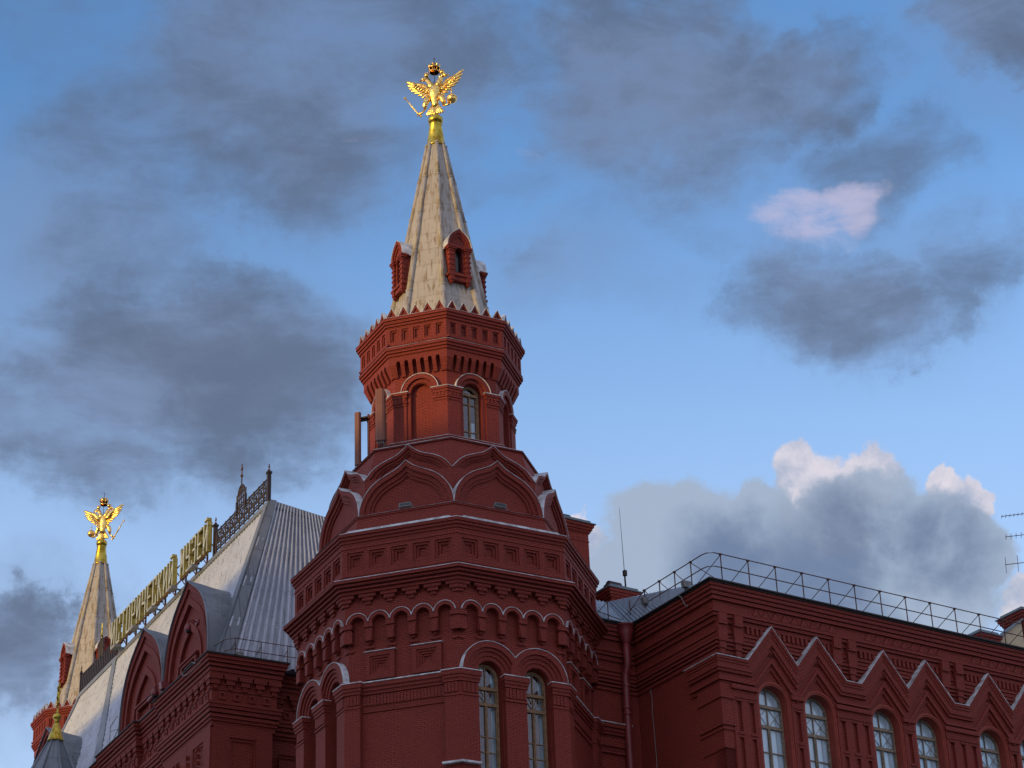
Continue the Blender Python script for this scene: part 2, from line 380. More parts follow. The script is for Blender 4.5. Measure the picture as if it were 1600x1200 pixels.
def rect(u0, u1, z0, z1): return [(u0, z0), (u1, z0), (u1, z1), (u0, z1)]
KLOW = [(1, 0), (.975, .17), (.90, .36), (.76, .54), (.57, .68), (.36, .775), (.18, .86), (.07, .94), (0, 1)]
KUP = [(1, 0), (.93, .12), (.80, .33), (.62, .49), (.42, .60), (.25, .70), (.10, .86), (0, 1)]
KTALL = [(1, 0), (.99, .18), (.955, .36), (.89, .50), (.78, .63), (.62, .745), (.42, .84), (.2, .92), (0, 1)]
def smooth_pts(P):
    out = []
    for i in range(len(P) - 1):
        p0, p1, p2, p3 = P[max(i - 1, 0)], P[i], P[i + 1], P[min(i + 2, len(P) - 1)]
        for k in range(3):
            t = k / 3
            out.append(tuple(.5 * (2 * p1[a] + (p2[a] - p0[a]) * t + (2 * p0[a] - 5 * p1[a] + 4 * p2[a] - p3[a]) * t * t + (3 * p1[a] - p0[a] - 3 * p2[a] + p3[a]) * t ** 3) for a in (0, 1)))
    return out + [P[-1]]
def ogee(P, cx, z0, hw, h):
    h1 = smooth_pts(P)
    return [(cx - hw * a, z0 + h * b) for a, b in h1] + [(cx + hw * a, z0 + h * b) for a, b in h1[::-1][1:]]
def ribbon(mb, path, w0, w1, t):
    """thin sheet laid along a path in the wall plane, thickness t on its upper side"""
    n = len(path); up = []
    for i, p in enumerate(path):
        a, b = path[max(i - 1, 0)], path[min(i + 1, n - 1)]; dx, dz = b[0] - a[0], b[1] - a[1]; L = math.hypot(dx, dz) or 1
        up.append((p[0] - dz / L * t, p[1] + dx / L * t))
    vs = []
    for p, q in zip(path, up): vs += [(p[0], -w1, p[1]), (q[0], -w1, q[1]), (q[0], -w0, q[1]), (p[0], -w0, p[1])]
    fs = [(4 * i + a, 4 * i + (a + 1) % 4, 4 * i + 4 + (a + 1) % 4, 4 * i + 4 + a) for i in range(n - 1) for a in range(4)]
    fs += [(0, 1, 2, 3), (4 * n - 4, 4 * n - 3, 4 * n - 2, 4 * n - 1)]
    mb.add(vs, fs)
def off_poly(path, d):
    """mitred offset of an open (u,z) polyline, downwards for left-to-right paths"""
    return offs(path, d)
def nested(mb, u, z, hw, hz, w, steps, d):
    """square panel sunk in steps inside an opening: list of frames"""
    for i in range(steps):
        a, b_ = hw - d * i, hz - d * i
        mb.plate(rect(u - a, u + a, z - b_, z + b_), w - .07 * (i + 1) - .06, w - .07 * (i + 1), [rect(u - a + d, u + a - d, z - b_ + d, z + b_ - d)] if i < steps - 1 else ())

def empty(name, loc, rz, label, cat, group=None):
    e = bpy.data.objects.new(name, None); COL.objects.link(e); e.location = loc; e.rotation_euler = (0, 0, rz); e.empty_display_size = .5
    e['label'] = label; e['category'] = cat
    if group: e['group'] = group
    return e
def tag(o, label, cat, group=None):
    o['label'] = label; o['category'] = cat
    if group: o['group'] = group
    return o
def copy_tree(o, parent=None):
    c = o.copy(); COL.objects.link(c); c.parent = parent
    for ch in list(o.children): copy_tree(ch, c)
    return c

# ------------------------------------------------------------------ places
ROT = radians(6.35)
TC = Vector((-2.9975, 85.0, 0))
TH = ROT + pi / 8
UX = Vector((cos(TH), sin(TH), 0)); VY = Vector((-sin(TH), cos(TH), 0))
FARC = TC + VY * 50.36 + UX * 1.35
GZ = -1.6
T225 = tan(pi / 8)
def fm(k, apo):     # frame of octagon face k (mid azimuth (k+.5)*45 deg) at apothem apo, tower-local
    a = (k + .5) * pi / 4
    return Matrix.Translation((sin(a) * apo, -cos(a) * apo, 0)) @ Matrix.Rotation(a, 4, 'Z')
def RW(apo): return apo / cos(pi / 8)

# ------------------------------------------------------------------ ground
g = MB(); g.add([(-1500, -1500, GZ), (1500, -1500, GZ), (1500, 1500, GZ), (-1500, 1500, GZ)], [(0, 1, 2, 3)])
go = g.obj('ground', 'ground'); go['kind'] = 'structure'

# ------------------------------------------------------------------ windows
def window(parent, Mx, hw, z0, zs, bars, trans, lattice=None, cur='full', mull=True, label=None, wood='wood'):
    """arched wooden window; origin at the face frame Mx, w=0 is the frame front"""
    f = MB(); d = .10; t = .075
    f.plate([(-hw, z0)] + arc(0, zs, hw) + [(hw, z0)], -d, 0, [[(-hw + t, z0 + t)] + arc(0, zs, hw - t) + [(hw - t, z0 + t)]])
    # second, inner rebate
    f.plate([(-hw + t, z0 + t)] + arc(0, zs, hw - t) + [(hw - t, z0 + t)], -d, -.04, [[(-hw + t * 1.5, z0 + t * 1.5)] + arc(0, zs, hw - t * 1.5) + [(hw - t * 1.5, z0 + t * 1.5)]])
    lo = min(trans) if trans else zs
    if mull:
        f.box(-.055, .055, z0 + t, lo, -.09, -.01); f.box(-.02, .02, z0 + t, lo, -.09, .012)
        f.box(-.022, .022, lo, zs + hw - t, -.08, -.03)
    else: f.box(-.035, .035, z0 + t, zs, -.09, -.01)
    for z in trans: f.box(-hw + t, hw - t, z - .055, z + .055, -.09, .015); f.box(-hw + t, hw - t, z + .055, z + .085, -.09, -.02)
    for z in bars: f.box(-hw + t, hw - t, z - .02, z + .02, -.085, -.03)
    if lattice:
        a, b_, kind = lattice; b0, b1 = a + .085, b_ - .055
        for c0 in (-hw / 2 + .01, hw / 2 - .01):
            q = hw / 2 - t
            if kind == 'x':
                for p, r in (((c0 - q, b0), (c0 + q, b1)), ((c0 - q, b1), (c0 + q, b0))): f.tube((p[0], .05, p[1]), (r[0], .05, r[1]), .014, n=4)
            else:
                mz = (b0 + b1) / 2
                for p, r in (((c0 - q, b1), (c0, mz + .12)), ((c0 + q, b1), (c0, mz + .12)), ((c0 - q, b0 + .02), (c0 - q * .2, mz)), ((c0 + q, b0 + .02), (c0 + q * .2, mz)), ((c0 - q, mz), (c0 - q * .3, b1)), ((c0 + q, mz), (c0 + q * .3, b1))):
                    f.tube((p[0], .05, p[1]), (r[0], .05, r[1]), .012, n=4)
    w_ = f.obj('window', wood, parent, label=label); w_.matrix_local = Mx
    p = MB(); p.plate([(-hw + t * .7, z0 + t * .7)] + arc(0, zs, hw - t * .7) + [(hw - t * .7, z0 + t * .7)], -.075, -.07)
    p.obj('pane', 'glass', w_)
    c_ = MB(); zt = zs + hw * .6
    def drape(u0, u1, za, zb, wd):
        N = max(6, int((u1 - u0) / .035)); vs = []
        for z in (za, zb):
            for i in range(N + 1): vs.append((u0 + (u1 - u0) * i / N, -(wd + .018 * sin(i * 1.9) + .01 * sin(i * .7)), z))
        c_.add(vs, [(i, i + 1, N + 2 + i, N + 1 + i) for i in range(N)])
    if cur == 'full':
        k0 = random.uniform(-.25, .25); c_.box(-hw + .01, hw - .01, z0, zs + hw, -.20, -.125)
        if random.random() < .6: drape(hw * .55, hw, z0, zs + hw, -.105)
    elif cur == 'side':
        drape(-hw + .02, -hw * .15, z0, zs + hw * .9, -.34); drape(hw * .62, hw, z0, zs + hw * .7, -.22); drape(-.05, hw * .5, z0, zs + hw, -.38)
    else:
        drape(hw * .25, hw * .8, z0, z0 + 1.05, -.16); drape(-hw * .98, -hw * .75, z0 + .45, z0 + 1.2, -.16)
    c_.obj('curtain', 'blind' if cur == 'full' else 'curtain', w_)
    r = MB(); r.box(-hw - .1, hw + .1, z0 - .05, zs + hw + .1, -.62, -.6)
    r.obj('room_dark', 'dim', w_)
    return w_

# ------------------------------------------------------------------ octagonal towers
def oct_ring(mb, steps):
    for z0, z1, a0, a1 in steps:
        mb.lathe([(RW(a0), z0), (RW(a1), z1)], 8)
def build_tower():
    root = empty('octagonal_tower', TC + Vector((0, 0, GZ)), ROT,
                 'red brick octagonal tower in the middle, nearest and tallest, two antenna panels on its drum', 'tower', 'octagonal museum towers')
    O = Matrix.Translation((0, 0, -GZ))
    A = 5.312; hw = A * T225
    # ---- lower wall and cornice
    W_ = MB(O.copy())
    oct_ring(W_, [(GZ, 33.75, A - .62, A - .62)])
    for k in range(8):
        W_.M = O @ fm(k, A); win = k % 2 == 0
        if win:
            holes = [archhole(c, .53, 24.4, 30.33) for c in (-.97, 1.05)]
            W_.plate(rect(-hw, hw, GZ, 33.4), -.55, 0, holes)
            for c in (-.97, 1.05):
                for r1_, r2_, w_ in ((.70, .535, .05), (.86, .70, .10), (1.0, .86, .16), (1.22, 1.0, .24)): W_.plate(band(c, 30.35, r1_, r2_, 20), 0, w_ + (.004 if c > 0 else 0))
                W_.box(c - .53, c + .53, GZ, 24.4, -.5, -.2)
            W_.box(-.36, .44, 10, 29.0, 0, .05)
            pl = [(-hw, -1.53), (-.41, .49), (1.61, hw)]
        else:
            W_.plate(rect(-hw, hw, GZ, 33.4), -.4, 0, [rect(c - .40, c + .40, 30.59, 31.35) for c in (-.90, .96)])
            for z0, z1, ww in ((30.12, 30.28, .17), (29.98, 30.12, .12), (29.86, 29.98, .07), (29.16, 29.24, .05)): W_.box(-1.62, 1.62, z0, z1, 0, ww)
            for i in range(24): W_.box(-1.6 + i * .134, -1.6 + i * .134 + .115, 29.42, 29.80, 0, .05)
            for c in (-.90, .96):
                W_.plate(rect(c - .58, c + .58, 30.42, 31.52), 0, .13, [rect(c - .40, c + .40, 30.59, 31.35)])
                for i in range(4): W_.plate(rect(c - .40 + .085 * i, c + .40 - .085 * i, 30.59 + .085 * i, 31.35 - .085 * i), -.12, .13 - .05 * (i + 1), [rect(c - .315 + .085 * i, c + .315 - .085 * i, 30.675 + .085 * i, 31.265 - .085 * i)] if i < 3 else ())
            pl = [(-hw, -1.66), (1.66, hw)]
        for a, b_ in pl:
            def ex(u, ww): return u + (ww * T225 if abs(abs(u) - hw) < 1e-6 else 0) * (1 if u > 0 else -1)
            def pb(z0, z1, ww, g=0):
                W_.box(ex(a, ww) - (g if abs(a) != hw else 0), ex(b_, ww) + (g if abs(b_) != hw else 0), z0, z1, 0, ww)
            pb(GZ, 29.3, .22 - .02 * (abs(a) != hw and abs(b_) != hw))
            pb(29.3, 29.36, .25, .02); pb(29.85, 29.97, .27, .03); pb(29.97, 30.1, .30, .05); pb(30.1, 30.28, .34, .09)
            pb(29.36, 29.85, .20)
            n = max(2, int((b_ - a) / .135))
            for i in range(n):
                u0 = a + (b_ - a) * (i + .08) / n; u1 = a + (b_ - a) * (i + .9) / n
                W_.box(u0, u1, 29.44, 29.82, .1, .24)
        # arcade of five small arches
        p = .875; H = hw + .20 * T225; xs = [(-2 + i) * p for i in range(5)]
        out = [(-H, 33.55), (-H, 31.98)]
        for x in xs:
            out += [(x - .28, 31.98)]; out += arc(x, 32.66, .28, 180, 0, 10); out += [(x + .28, 31.98)]
        out += [(H, 31.98), (H, 33.55)]
        W_.plate(out, -.05, .20)
        for x in xs: W_.plate(band(x, 32.66, .43, .285, 10), .1, .28)
        for i in range(6):
            x = (-2.5 + i) * p
            if 0 < i < 5:
                W_.box(x - .17, x + .17, 32.50, 32.67, .1, .27); W_.plate([(x - .10, 31.95), (x + .10, 31.95), (x + .15, 32.38), (x - .15, 32.38)], .1, .245)
                W_.box(x - .19, x + .19, 31.70, 31.76, 0, .06); W_.plate([(x - .09, 31.97), (x + .09, 31.97), (x + .05, 31.86), (x - .05, 31.86)], 0, .12)
            else:
                sg = 1 if x > 0 else -1
                for z0, z1, ww in ((32.50, 32.67, .27), (31.92, 32.38, .245), (31.62, 31.70, .06)):
                    u = sorted((sg * (hw + ww * T225), sg * 1.97)); W_.box(u[0], u[1], z0, z1, 0, ww)
        # stepped corbels under the cornice
        for i in range(6):
            x = (-2.5 + i) * p
            for z0, z1, ww, h_ in ((33.70, 33.86, .37, .34), (33.55, 33.70, .33, .21), (33.42, 33.55, .27, .11)):
                if 0 < i < 5: W_.box(x - h_, x + h_, z0, z1, .15, ww)
                else:
                    sg = 1 if x > 0 else -1; u = sorted((sg * (hw + ww * T225), sg * (abs(x) - h_))); W_.box(u[0], u[1], z0, z1, .1, ww)
    W_.obj('lower_wall', 'brick', root)
    C_ = MB(O.copy())
    oct_ring(C_, [(33.5, 33.85, A + .14, A + .14), (33.84, 33.94, A + .43, A + .43), (33.97, 34.07, A + .53, A + .53), (34.10, 34.2, A + .63, A + .63), (34.22, 34.33, A + .74, A + .74), (33.9, 34.3, A + .40, A + .5),
                  (34.335, 34.5, A + .7, A + .36), (34.5, 36.05, A + .14, A + .14), (36.02, 36.14, A + .37, A + .37), (36.14, 36.27, A + .43, A + .43), (36.27, 36.38, A + .49, A + .49), (36.385, 36.52, A + .45, A - .3),
                  (36.5, 37.42, A - .30, A - .50), (37.42, 37.5, A - .46, A - .46)])
    for k in range(8):
        ww = .325; C_.M = O @ fm(k, A); H = hw + ww * T225
        xs = [(-2 + i) * .895 for i in range(5)]
        C_.plate(rect(-H, H, 34.42, 36.03), .1, ww, [rect(x - .34, x + .34, 34.86, 35.62) for x in xs])
        for x in xs: nested(C_, x, 35.24, .34, .38, ww + .02, 3, .1)
        C_.box(-H - .01, H + .01, 35.78, 35.84, .1, ww + .03); C_.box(-H - .01, H + .01, 34.62, 34.66, .1, ww + .02)
    C_.obj('lower_cornice', 'brick', root)
    for z0, z1, a0, a1 in ((34.335, 34.375, A + .76, A + .72), (36.385, 36.42, A + .515, A + .48), (37.5, 37.53, A - .43, A - .48)):
        F = MB(O.copy()); oct_ring(F, [(z0, z1, a0, a1)]); F.obj('ledge_flashing', 'flash', root)
    for k in range(8):
        Mk = O @ fm(k, A)
        if k in (7, 0):
            F = MB(Mk); F.plate([(-hw - .05, 36.40), (hw + .05, 36.40), (hw - .15, 36.52), (-hw + .15, 36.52)], .1, .41); F.obj('snow_guard', 'flash', root)
        if k % 2 == 0:
            for c, a0_, a1_ in ((-.97, 178, 36), (1.05, 144, 2)) if k != 2 else ():
                F = MB(Mk); ribbon(F, arc(c, 30.35, 1.22, a0_, a1_, 20), 0, .27, .020); F.obj('hood_flashing', 'flash', root)
        else:
            F = MB(Mk); F.box(-1.62, 1.62, 30.285, 30.33, -.02, .20); F.obj('ledge_flashing', 'flash', root)
            for c in (-.90, .96): F = MB(Mk); F.box(c - .63, c + .63, 31.525, 31.55, 0, .17); F.obj('panel_flashing', 'flash', root)
        for i in range(5): F = MB(Mk); ribbon(F, arc((-2 + i) * .875, 32.66, .43, 174, 6, 10), .12, .305, .02); F.obj('arch_flashing', 'flash', root)
        for a, b_ in ([(-hw, -1.53), (-.41, .49), (1.61, hw)] if k % 2 == 0 else [(-hw, -1.66), (1.66, hw)]):
            e0 = -(.36 * T225) if abs(a) == hw else -.1; e1 = .36 * T225 if abs(b_) == hw else .1
            F = MB(Mk); F.box(a + e0, b_ + e1, 30.285, 30.315, 0, .36); F.obj('capital_flashing', 'flash', root)
        for sg in (-1, 1):
            q_ = sorted((sg * (hw + .42 * T225), sg * (hw - .62))); F = MB(Mk); F.box(q_[0], q_[1], 26.66, 26.74, 0, .42); F.obj('corner_flashing', 'flash', root)
    # ---- kokoshnik gables, two tiers
    def koko(P, apo, z0, hwk, h, k, depth):
        Mx = O @ fm(k, apo); g_ = MB()
        o1 = ogee(P, 0, z0, hwk, h); o2 = ogee(P, 0, z0, hwk * .90, h * .89); o3 = ogee(P, 0, z0, hwk * .80, h * .79); o4 = ogee(P, 0, z0, hwk * .74, h * .72)
        g_.plate(o1 + o2[::-1], -depth, 0); g_.plate(o2 + o3[::-1], -depth, -.09); g_.plate(o3 + o4[::-1], -.4, -.15); g_.plate(o4, -.4, -.22)
        e = g_.obj('kokoshnik_gable', 'brick', root); e.matrix_local = Mx
        f_ = MB(); ribbon(f_, o1, -depth, .03, .016); f_.obj('flashing', 'flash', e)
    S = MB(O.copy())
    oct_ring(S, [(37.5, 38.6, 4.2, 4.2), (38.6, 39.2, 4.3, 4.3), (39.2, 40.74, 4.30, 3.86), (40.74, 40.80, 3.92, 3.92), (40.80, 41.2, 3.85, 3.05), (41.2, 41.36, 3.02, 3.02), (41.3, 41.38, 3.07, 3.07)])
    S.obj('sloping_base', 'brick', root)
    F = MB(O.copy()); oct_ring(F, [(40.80, 40.83, 3.95, 3.92), (41.38, 41.41, 3.09, 3.06)]); F.obj('flashing', 'flash', root)
    for k in range(8):
        koko(KLOW, 4.76, 37.53, 4.76 * T225, 2.14, k, .9)
        S2 = MB(); Mx = O @ fm(k, 4.45)
        S2.box(-4.45 * T225, 4.45 * T225, 37.5, 39.2, -.6, 0)
        e = S2.obj('kokoshnik_base', 'brick', root); e.matrix_local = Mx
        koko(KUP, 4.46, 39.2, 4.46 * T225, 1.30, k, .9)
    # ---- upper drum
    A2 = 2.744; h2 = A2 * T225
    D = MB(O.copy()); oct_ring(D, [(41.2, 45.9, A2 - .55, A2 - .55)])
    for k in range(8):
        D.M = O @ fm(k, A2); win = k % 2 == 0
        D.plate(rect(-h2, h2, 41.2, 45.41), -.4, 0, [archhole(0, .42, 41.42, 43.68)])
        if not win: D.plate(rect(-.5, .5, 41.3, 44.3), -.35, -.17)
        D.plate(band(0, 43.7, .60, .43), 0, .05)
        D.plate(band(0, 43.7, .80, .60), 0, .15)
        for sg in (-1, 1):
            def pb(z0, z1, ww, inn):
                u = sorted((sg * (h2 + ww * T225), sg * inn)); D.box(u[0], u[1], z0, z1, 0, ww)
            D.box(*sorted((sg * .43, sg * .60)), 41.38, 43.7, -.01, .04)
            pb(41.38, 43.14, .10, .60); pb(43.14, 43.2, .13, .585); pb(43.2, 43.26, .11, .6); pb(43.26, 43.32, .15, .57)
            pb(43.32, 43.5, .12, .6); pb(43.5, 43.62, .16, .56); pb(43.62, 43.72, .20, .52)
            for i in range(3): D.box(*sorted((sg * (.66 + .16 * i), sg * (.74 + .16 * i))), 43.34, 43.5, .1, .15)
            # corbels
        for i in range(7):
            x = (-3 + i) * .345
            if i in (0, 6):
                sg = -1 if i == 0 else 1; xi = sg * (abs(x) - .085)
                xo = lambda ww: sg * (h2 + ww * T225)
                D.add([(xi, 0, 44.5), (xo(0), 0, 44.5), (xo(.08), -.08, 44.52), (xi, -.08, 44.52), (xo(.30), -.30, 45.0), (xi, -.30, 45.0), (xo(.30), -.30, 45.4), (xi, -.30, 45.4), (xi, 0, 45.4)],
                      [(0, 1, 2, 3), (3, 2, 4, 5), (5, 4, 6, 7), (0, 3, 5, 7, 8)])
            else:
                y = lambda ww: -ww
                D.add([(x - .085, 0, 44.5), (x + .085, 0, 44.5), (x + .085, y(.08), 44.52), (x - .085, y(.08), 44.52), (x + .085, y(.30), 45.0), (x - .085, y(.30), 45.0), (x + .085, y(.30), 45.4), (x - .085, y(.30), 45.4), (x + .085, 0, 45.4), (x - .085, 0, 45.4)],
                      [(0, 1, 2, 3), (3, 2, 4, 5), (5, 4, 6, 7), (1, 8, 6, 4, 2), (0, 3, 5, 7, 9)])
        H = h2 + .3 * T225; out = [(-H, 45.42), (-H, 45.0)]
        for i in range(6):
            x = (-2.5 + i) * .345; out += [(x - .087, 45.0)] + arc(x, 45.08, .087, 180, 0, 8) + [(x + .087, 45.0)]
        out += [(H, 45.0), (H, 45.42)]
        D.plate(out, 0, .305)
    D.obj('drum_wall', 'brick', root)
    E = MB(O.copy())
    oct_ring(E, [(45.40, 45.52, A2 + .36, A2 + .36), (45.52, 45.64, A2 + .43, A2 + .43), (45.64, 45.76, A2 + .49, A2 + .49), (45.765, 45.86, A2 + .45, A2 + .3), (45.8, 46.75, A2 + .28, A2 + .28),
                 (46.74, 46.86, A2 + .49, A2 + .49), (46.86, 46.98, A2 + .55, A2 + .55), (46.98, 47.12, A2 + .61, A2 + .61), (47.12, 47.2, A2 + .55, A2 - .4)])
    for k in range(8):
        E.M = O @ fm(k, A2); ww = .43; H = h2 + ww * T225
        xs = [(-2 + i) * .50 for i in range(5)]
        E.plate(rect(-H, H, 45.82, 46.76), .25, ww, [rect(x - .15, x + .15, 46.02, 46.58) for x in xs])
        for x in xs: nested(E, x, 46.3, .15, .28, ww + .02, 2, .07)
        for i in range(14): E.box(-H + .02 + i * .197, -H + .02 + i * .197 + .18, 45.86, 45.93, .3, ww + .02)
    E.obj('drum_cornice', 'brick', root)
    for z0, z1, a0, a1 in ((45.765, 45.79, A2 + .505, A2 + .48), (47.12, 47.145, A2 + .625, A2 + .6)):
        F = MB(O.copy()); oct_ring(F, [(z0, z1, a0, a1)]); F.obj('ledge_flashing', 'flash', root)
    for k in range(8):
        Mk = O @ fm(k, A2)
        F = MB(Mk); ribbon(F, arc(0, 43.7, .80, 176, 4, 16), 0, .18, .02); F.obj('hood_flashing', 'flash', root)
        for sg in (-1, 1):
            u = sorted((sg * (h2 + .22 * T225), sg * .49)); F = MB(Mk); F.box(u[0], u[1], 43.722, 43.75, 0, .225); F.obj('capital_flashing', 'flash', root)
    # teeth round the parapet
    tooth = None; At = A2 + .50
    for k in range(8):
        for i in range(5):
            Mx = O @ fm(k, At) @ Matrix.Translation(((-2 + i) * .53, 0, 47.12))
            if tooth is None:
                t_ = MB(); t_.plate([(-.25, 0), (.25, 0), (0, .47)], -.10, 0, [[(-.15, .04), (.15, .04), (0, .32)]]); t_.plate([(-.15, .04), (.15, .04), (0, .32)], -.1, -.05)
                t_.add([(-.25, .1, 0), (.25, .1, 0), (0, .1, .47), (0, .5, .2), (-.25, .5, 0), (.25, .5, 0)], [(0, 2, 3, 4), (1, 5, 3, 2), (4, 3, 5)])
                tooth = t_.obj('parapet_tooth', 'brick', root); tooth.matrix_local = Mx
                f_ = MB(); ribbon(f_, [(-.262, -.01), (0, .485), (.262, -.01)], -.14, .03, .018)
                f_.add([(-.262, .12, 0), (0, .12, .495), (0, .55, .22), (-.26, .55, .02), (.262, .12, 0), (.26, .55, .02)], [(0, 1, 2, 3), (1, 4, 5, 2)])
                f_.obj('flashing', 'flash', tooth)
            else:
                c = copy_tree(tooth, root); c.matrix_local = Mx
    # ---- spire
    s_ = MB(O.copy()); s_.lathe([(2.40, 46.9), (2.33, 47.3), (.40, 57.6)], 8)
    spire = s_.obj('spire', 'spire', root)
    r_ = MB(O.copy())
    for k in range(8):
        a = k * pi / 4
        def pt(R, z): return (R * sin(a), -R * cos(a), z)
        zz = [47.0, 49.2, 51.3, 53.6, 55.6, 57.58]
        for z0, z1 in zip(zz[:-1], zz[1:]):
            R0 = 2.36 - (z0 - 47) * .1853; R1 = 2.36 - (z1 - 47) * .1853
            r0 = .165 - (z0 - 47) * .008
            r_.tube(pt(R0, z0), pt(R1, z1 + .04), r0, r0 - .014, 8)
            r_.tube(pt(R1 + .01, z1 - .04), pt(R1, z1 + .02), r0 + .008, r0 + .008, 8)
    r_.obj('spire_rib', 'spire', spire, True)
    for k in (0, 2, 4, 6):
        Mx = O @ fm(k, 2.02); d_ = MB()
        g0 = ogee([(1, 0), (.98, .22), (.86, .47), (.62, .70), (.30, .86), (0, 1)], 0, 51.12, .56, .95)
        g1 = [(x * .82, 51.12 + (z - 51.12) * .82) for x, z in g0]; g2 = [(x * .64, 51.12 + (z - 51.12) * .64) for x, z in g0]
        d_.plate(g0 + g1[::-1], -1.5, 0); d_.plate(g1 + g2[::-1], -.3, -.06); d_.plate(g2, -.3, -.11)
        d_.plate(rect(-.46, .46, 49.75, 51.12), -1.5, -.08, [archhole(0, .17, 49.92, 50.94, 8)])
        d_.plate(rect(-.2, .2, 49.9, 51.15), -.5, -.34)
        d_.plate(band(0, 51.0, .24, .15, 8), -.08, -.04)
        for sg in (-1, 1):
            c = sg * .39
            d_.box(c - .10, c + .10, 49.8, 51.0, -.1, 0)
            for z in (49.95, 50.2, 50.45, 50.7, 50.9): d_.box(c - .13, c + .13, z, z + .07, -.12, .03)
            d_.box(c - .17, c + .17, 51.0, 51.08, -.2, .06); d_.box(c - .20, c + .20, 51.08, 51.17, -.3, .09)
            d_.box(c - .10, c + .10, 49.45, 49.68, -.3, .03); d_.box(c - .07, c + .07, 49.34, 49.45, -.2, .0); d_.box(c - .03, c + .03, 49.27, 49.34, -.15, -.04)
        d_.box(-.56, .56, 49.68, 49.8, -1.2, .05); d_.box(-.46, .46, 49.46, 49.68, -1.0, -.02)
        e = d_.obj('dormer', 'brick', spire); e.matrix_local = Mx
        # kept at the third level: roof cover and opening belong to the spire
        f_ = MB(); ribbon(f_, g0, -1.5, .03, .025); ff = f_.obj('dormer_roof', 'flash', spire); ff.matrix_local = Mx
        q = MB(); q.plate(archhole(0, .168, 49.93, 50.94, 8), -.33, -.30); qq = q.obj('dormer_opening', 'black', spire); qq.matrix_local = Mx
    # windows
    for k in range(8):
        if k % 2 == 0:
            for c in (-.97, 1.05):
                window(root, O @ fm(k, A - .30) @ Matrix.Translation((c, 0, 0)), .525, 24.5, 30.31, [25.7, 27.4, 28.0], [29.87, 29.25], (29.25, 29.87, 'arch'), 'side')
            window(root, O @ fm(k, A2 - .22), .41, 41.45, 43.68, [42.0, 43.25], [43.68], None, 'scrap', mull=False)
    c_ = MB(O.copy()); c_.lathe([(.455, 57.50), (.435, 57.58), (.27, 58.72), (.31, 58.76), (.24, 58.80)], 20)
    c_.lathe([(.19, 58.70), (.20, 58.80), (.29, 58.86), (.335, 58.94), (.345, 59.02), (.32, 59.12), (.25, 59.20), (.15, 59.26), (.10, 59.31)], 20)
    for k in range(8):
        a = k * pi / 4; c_.tube((.41 * sin(a), -.41 * cos(a), 57.60), (.262 * sin(a), -.262 * cos(a), 58.72), .013, .01, 5)
    c_.obj('spire_cap', 'goldsmooth', root, True)
    return root
tower = build_tower()
far = copy_tree(tower); far.location = FARC + Vector((0, 0, GZ))
far['label'] = 'red brick octagonal tower far left, mostly hidden behind the steep roof, with pale spire'

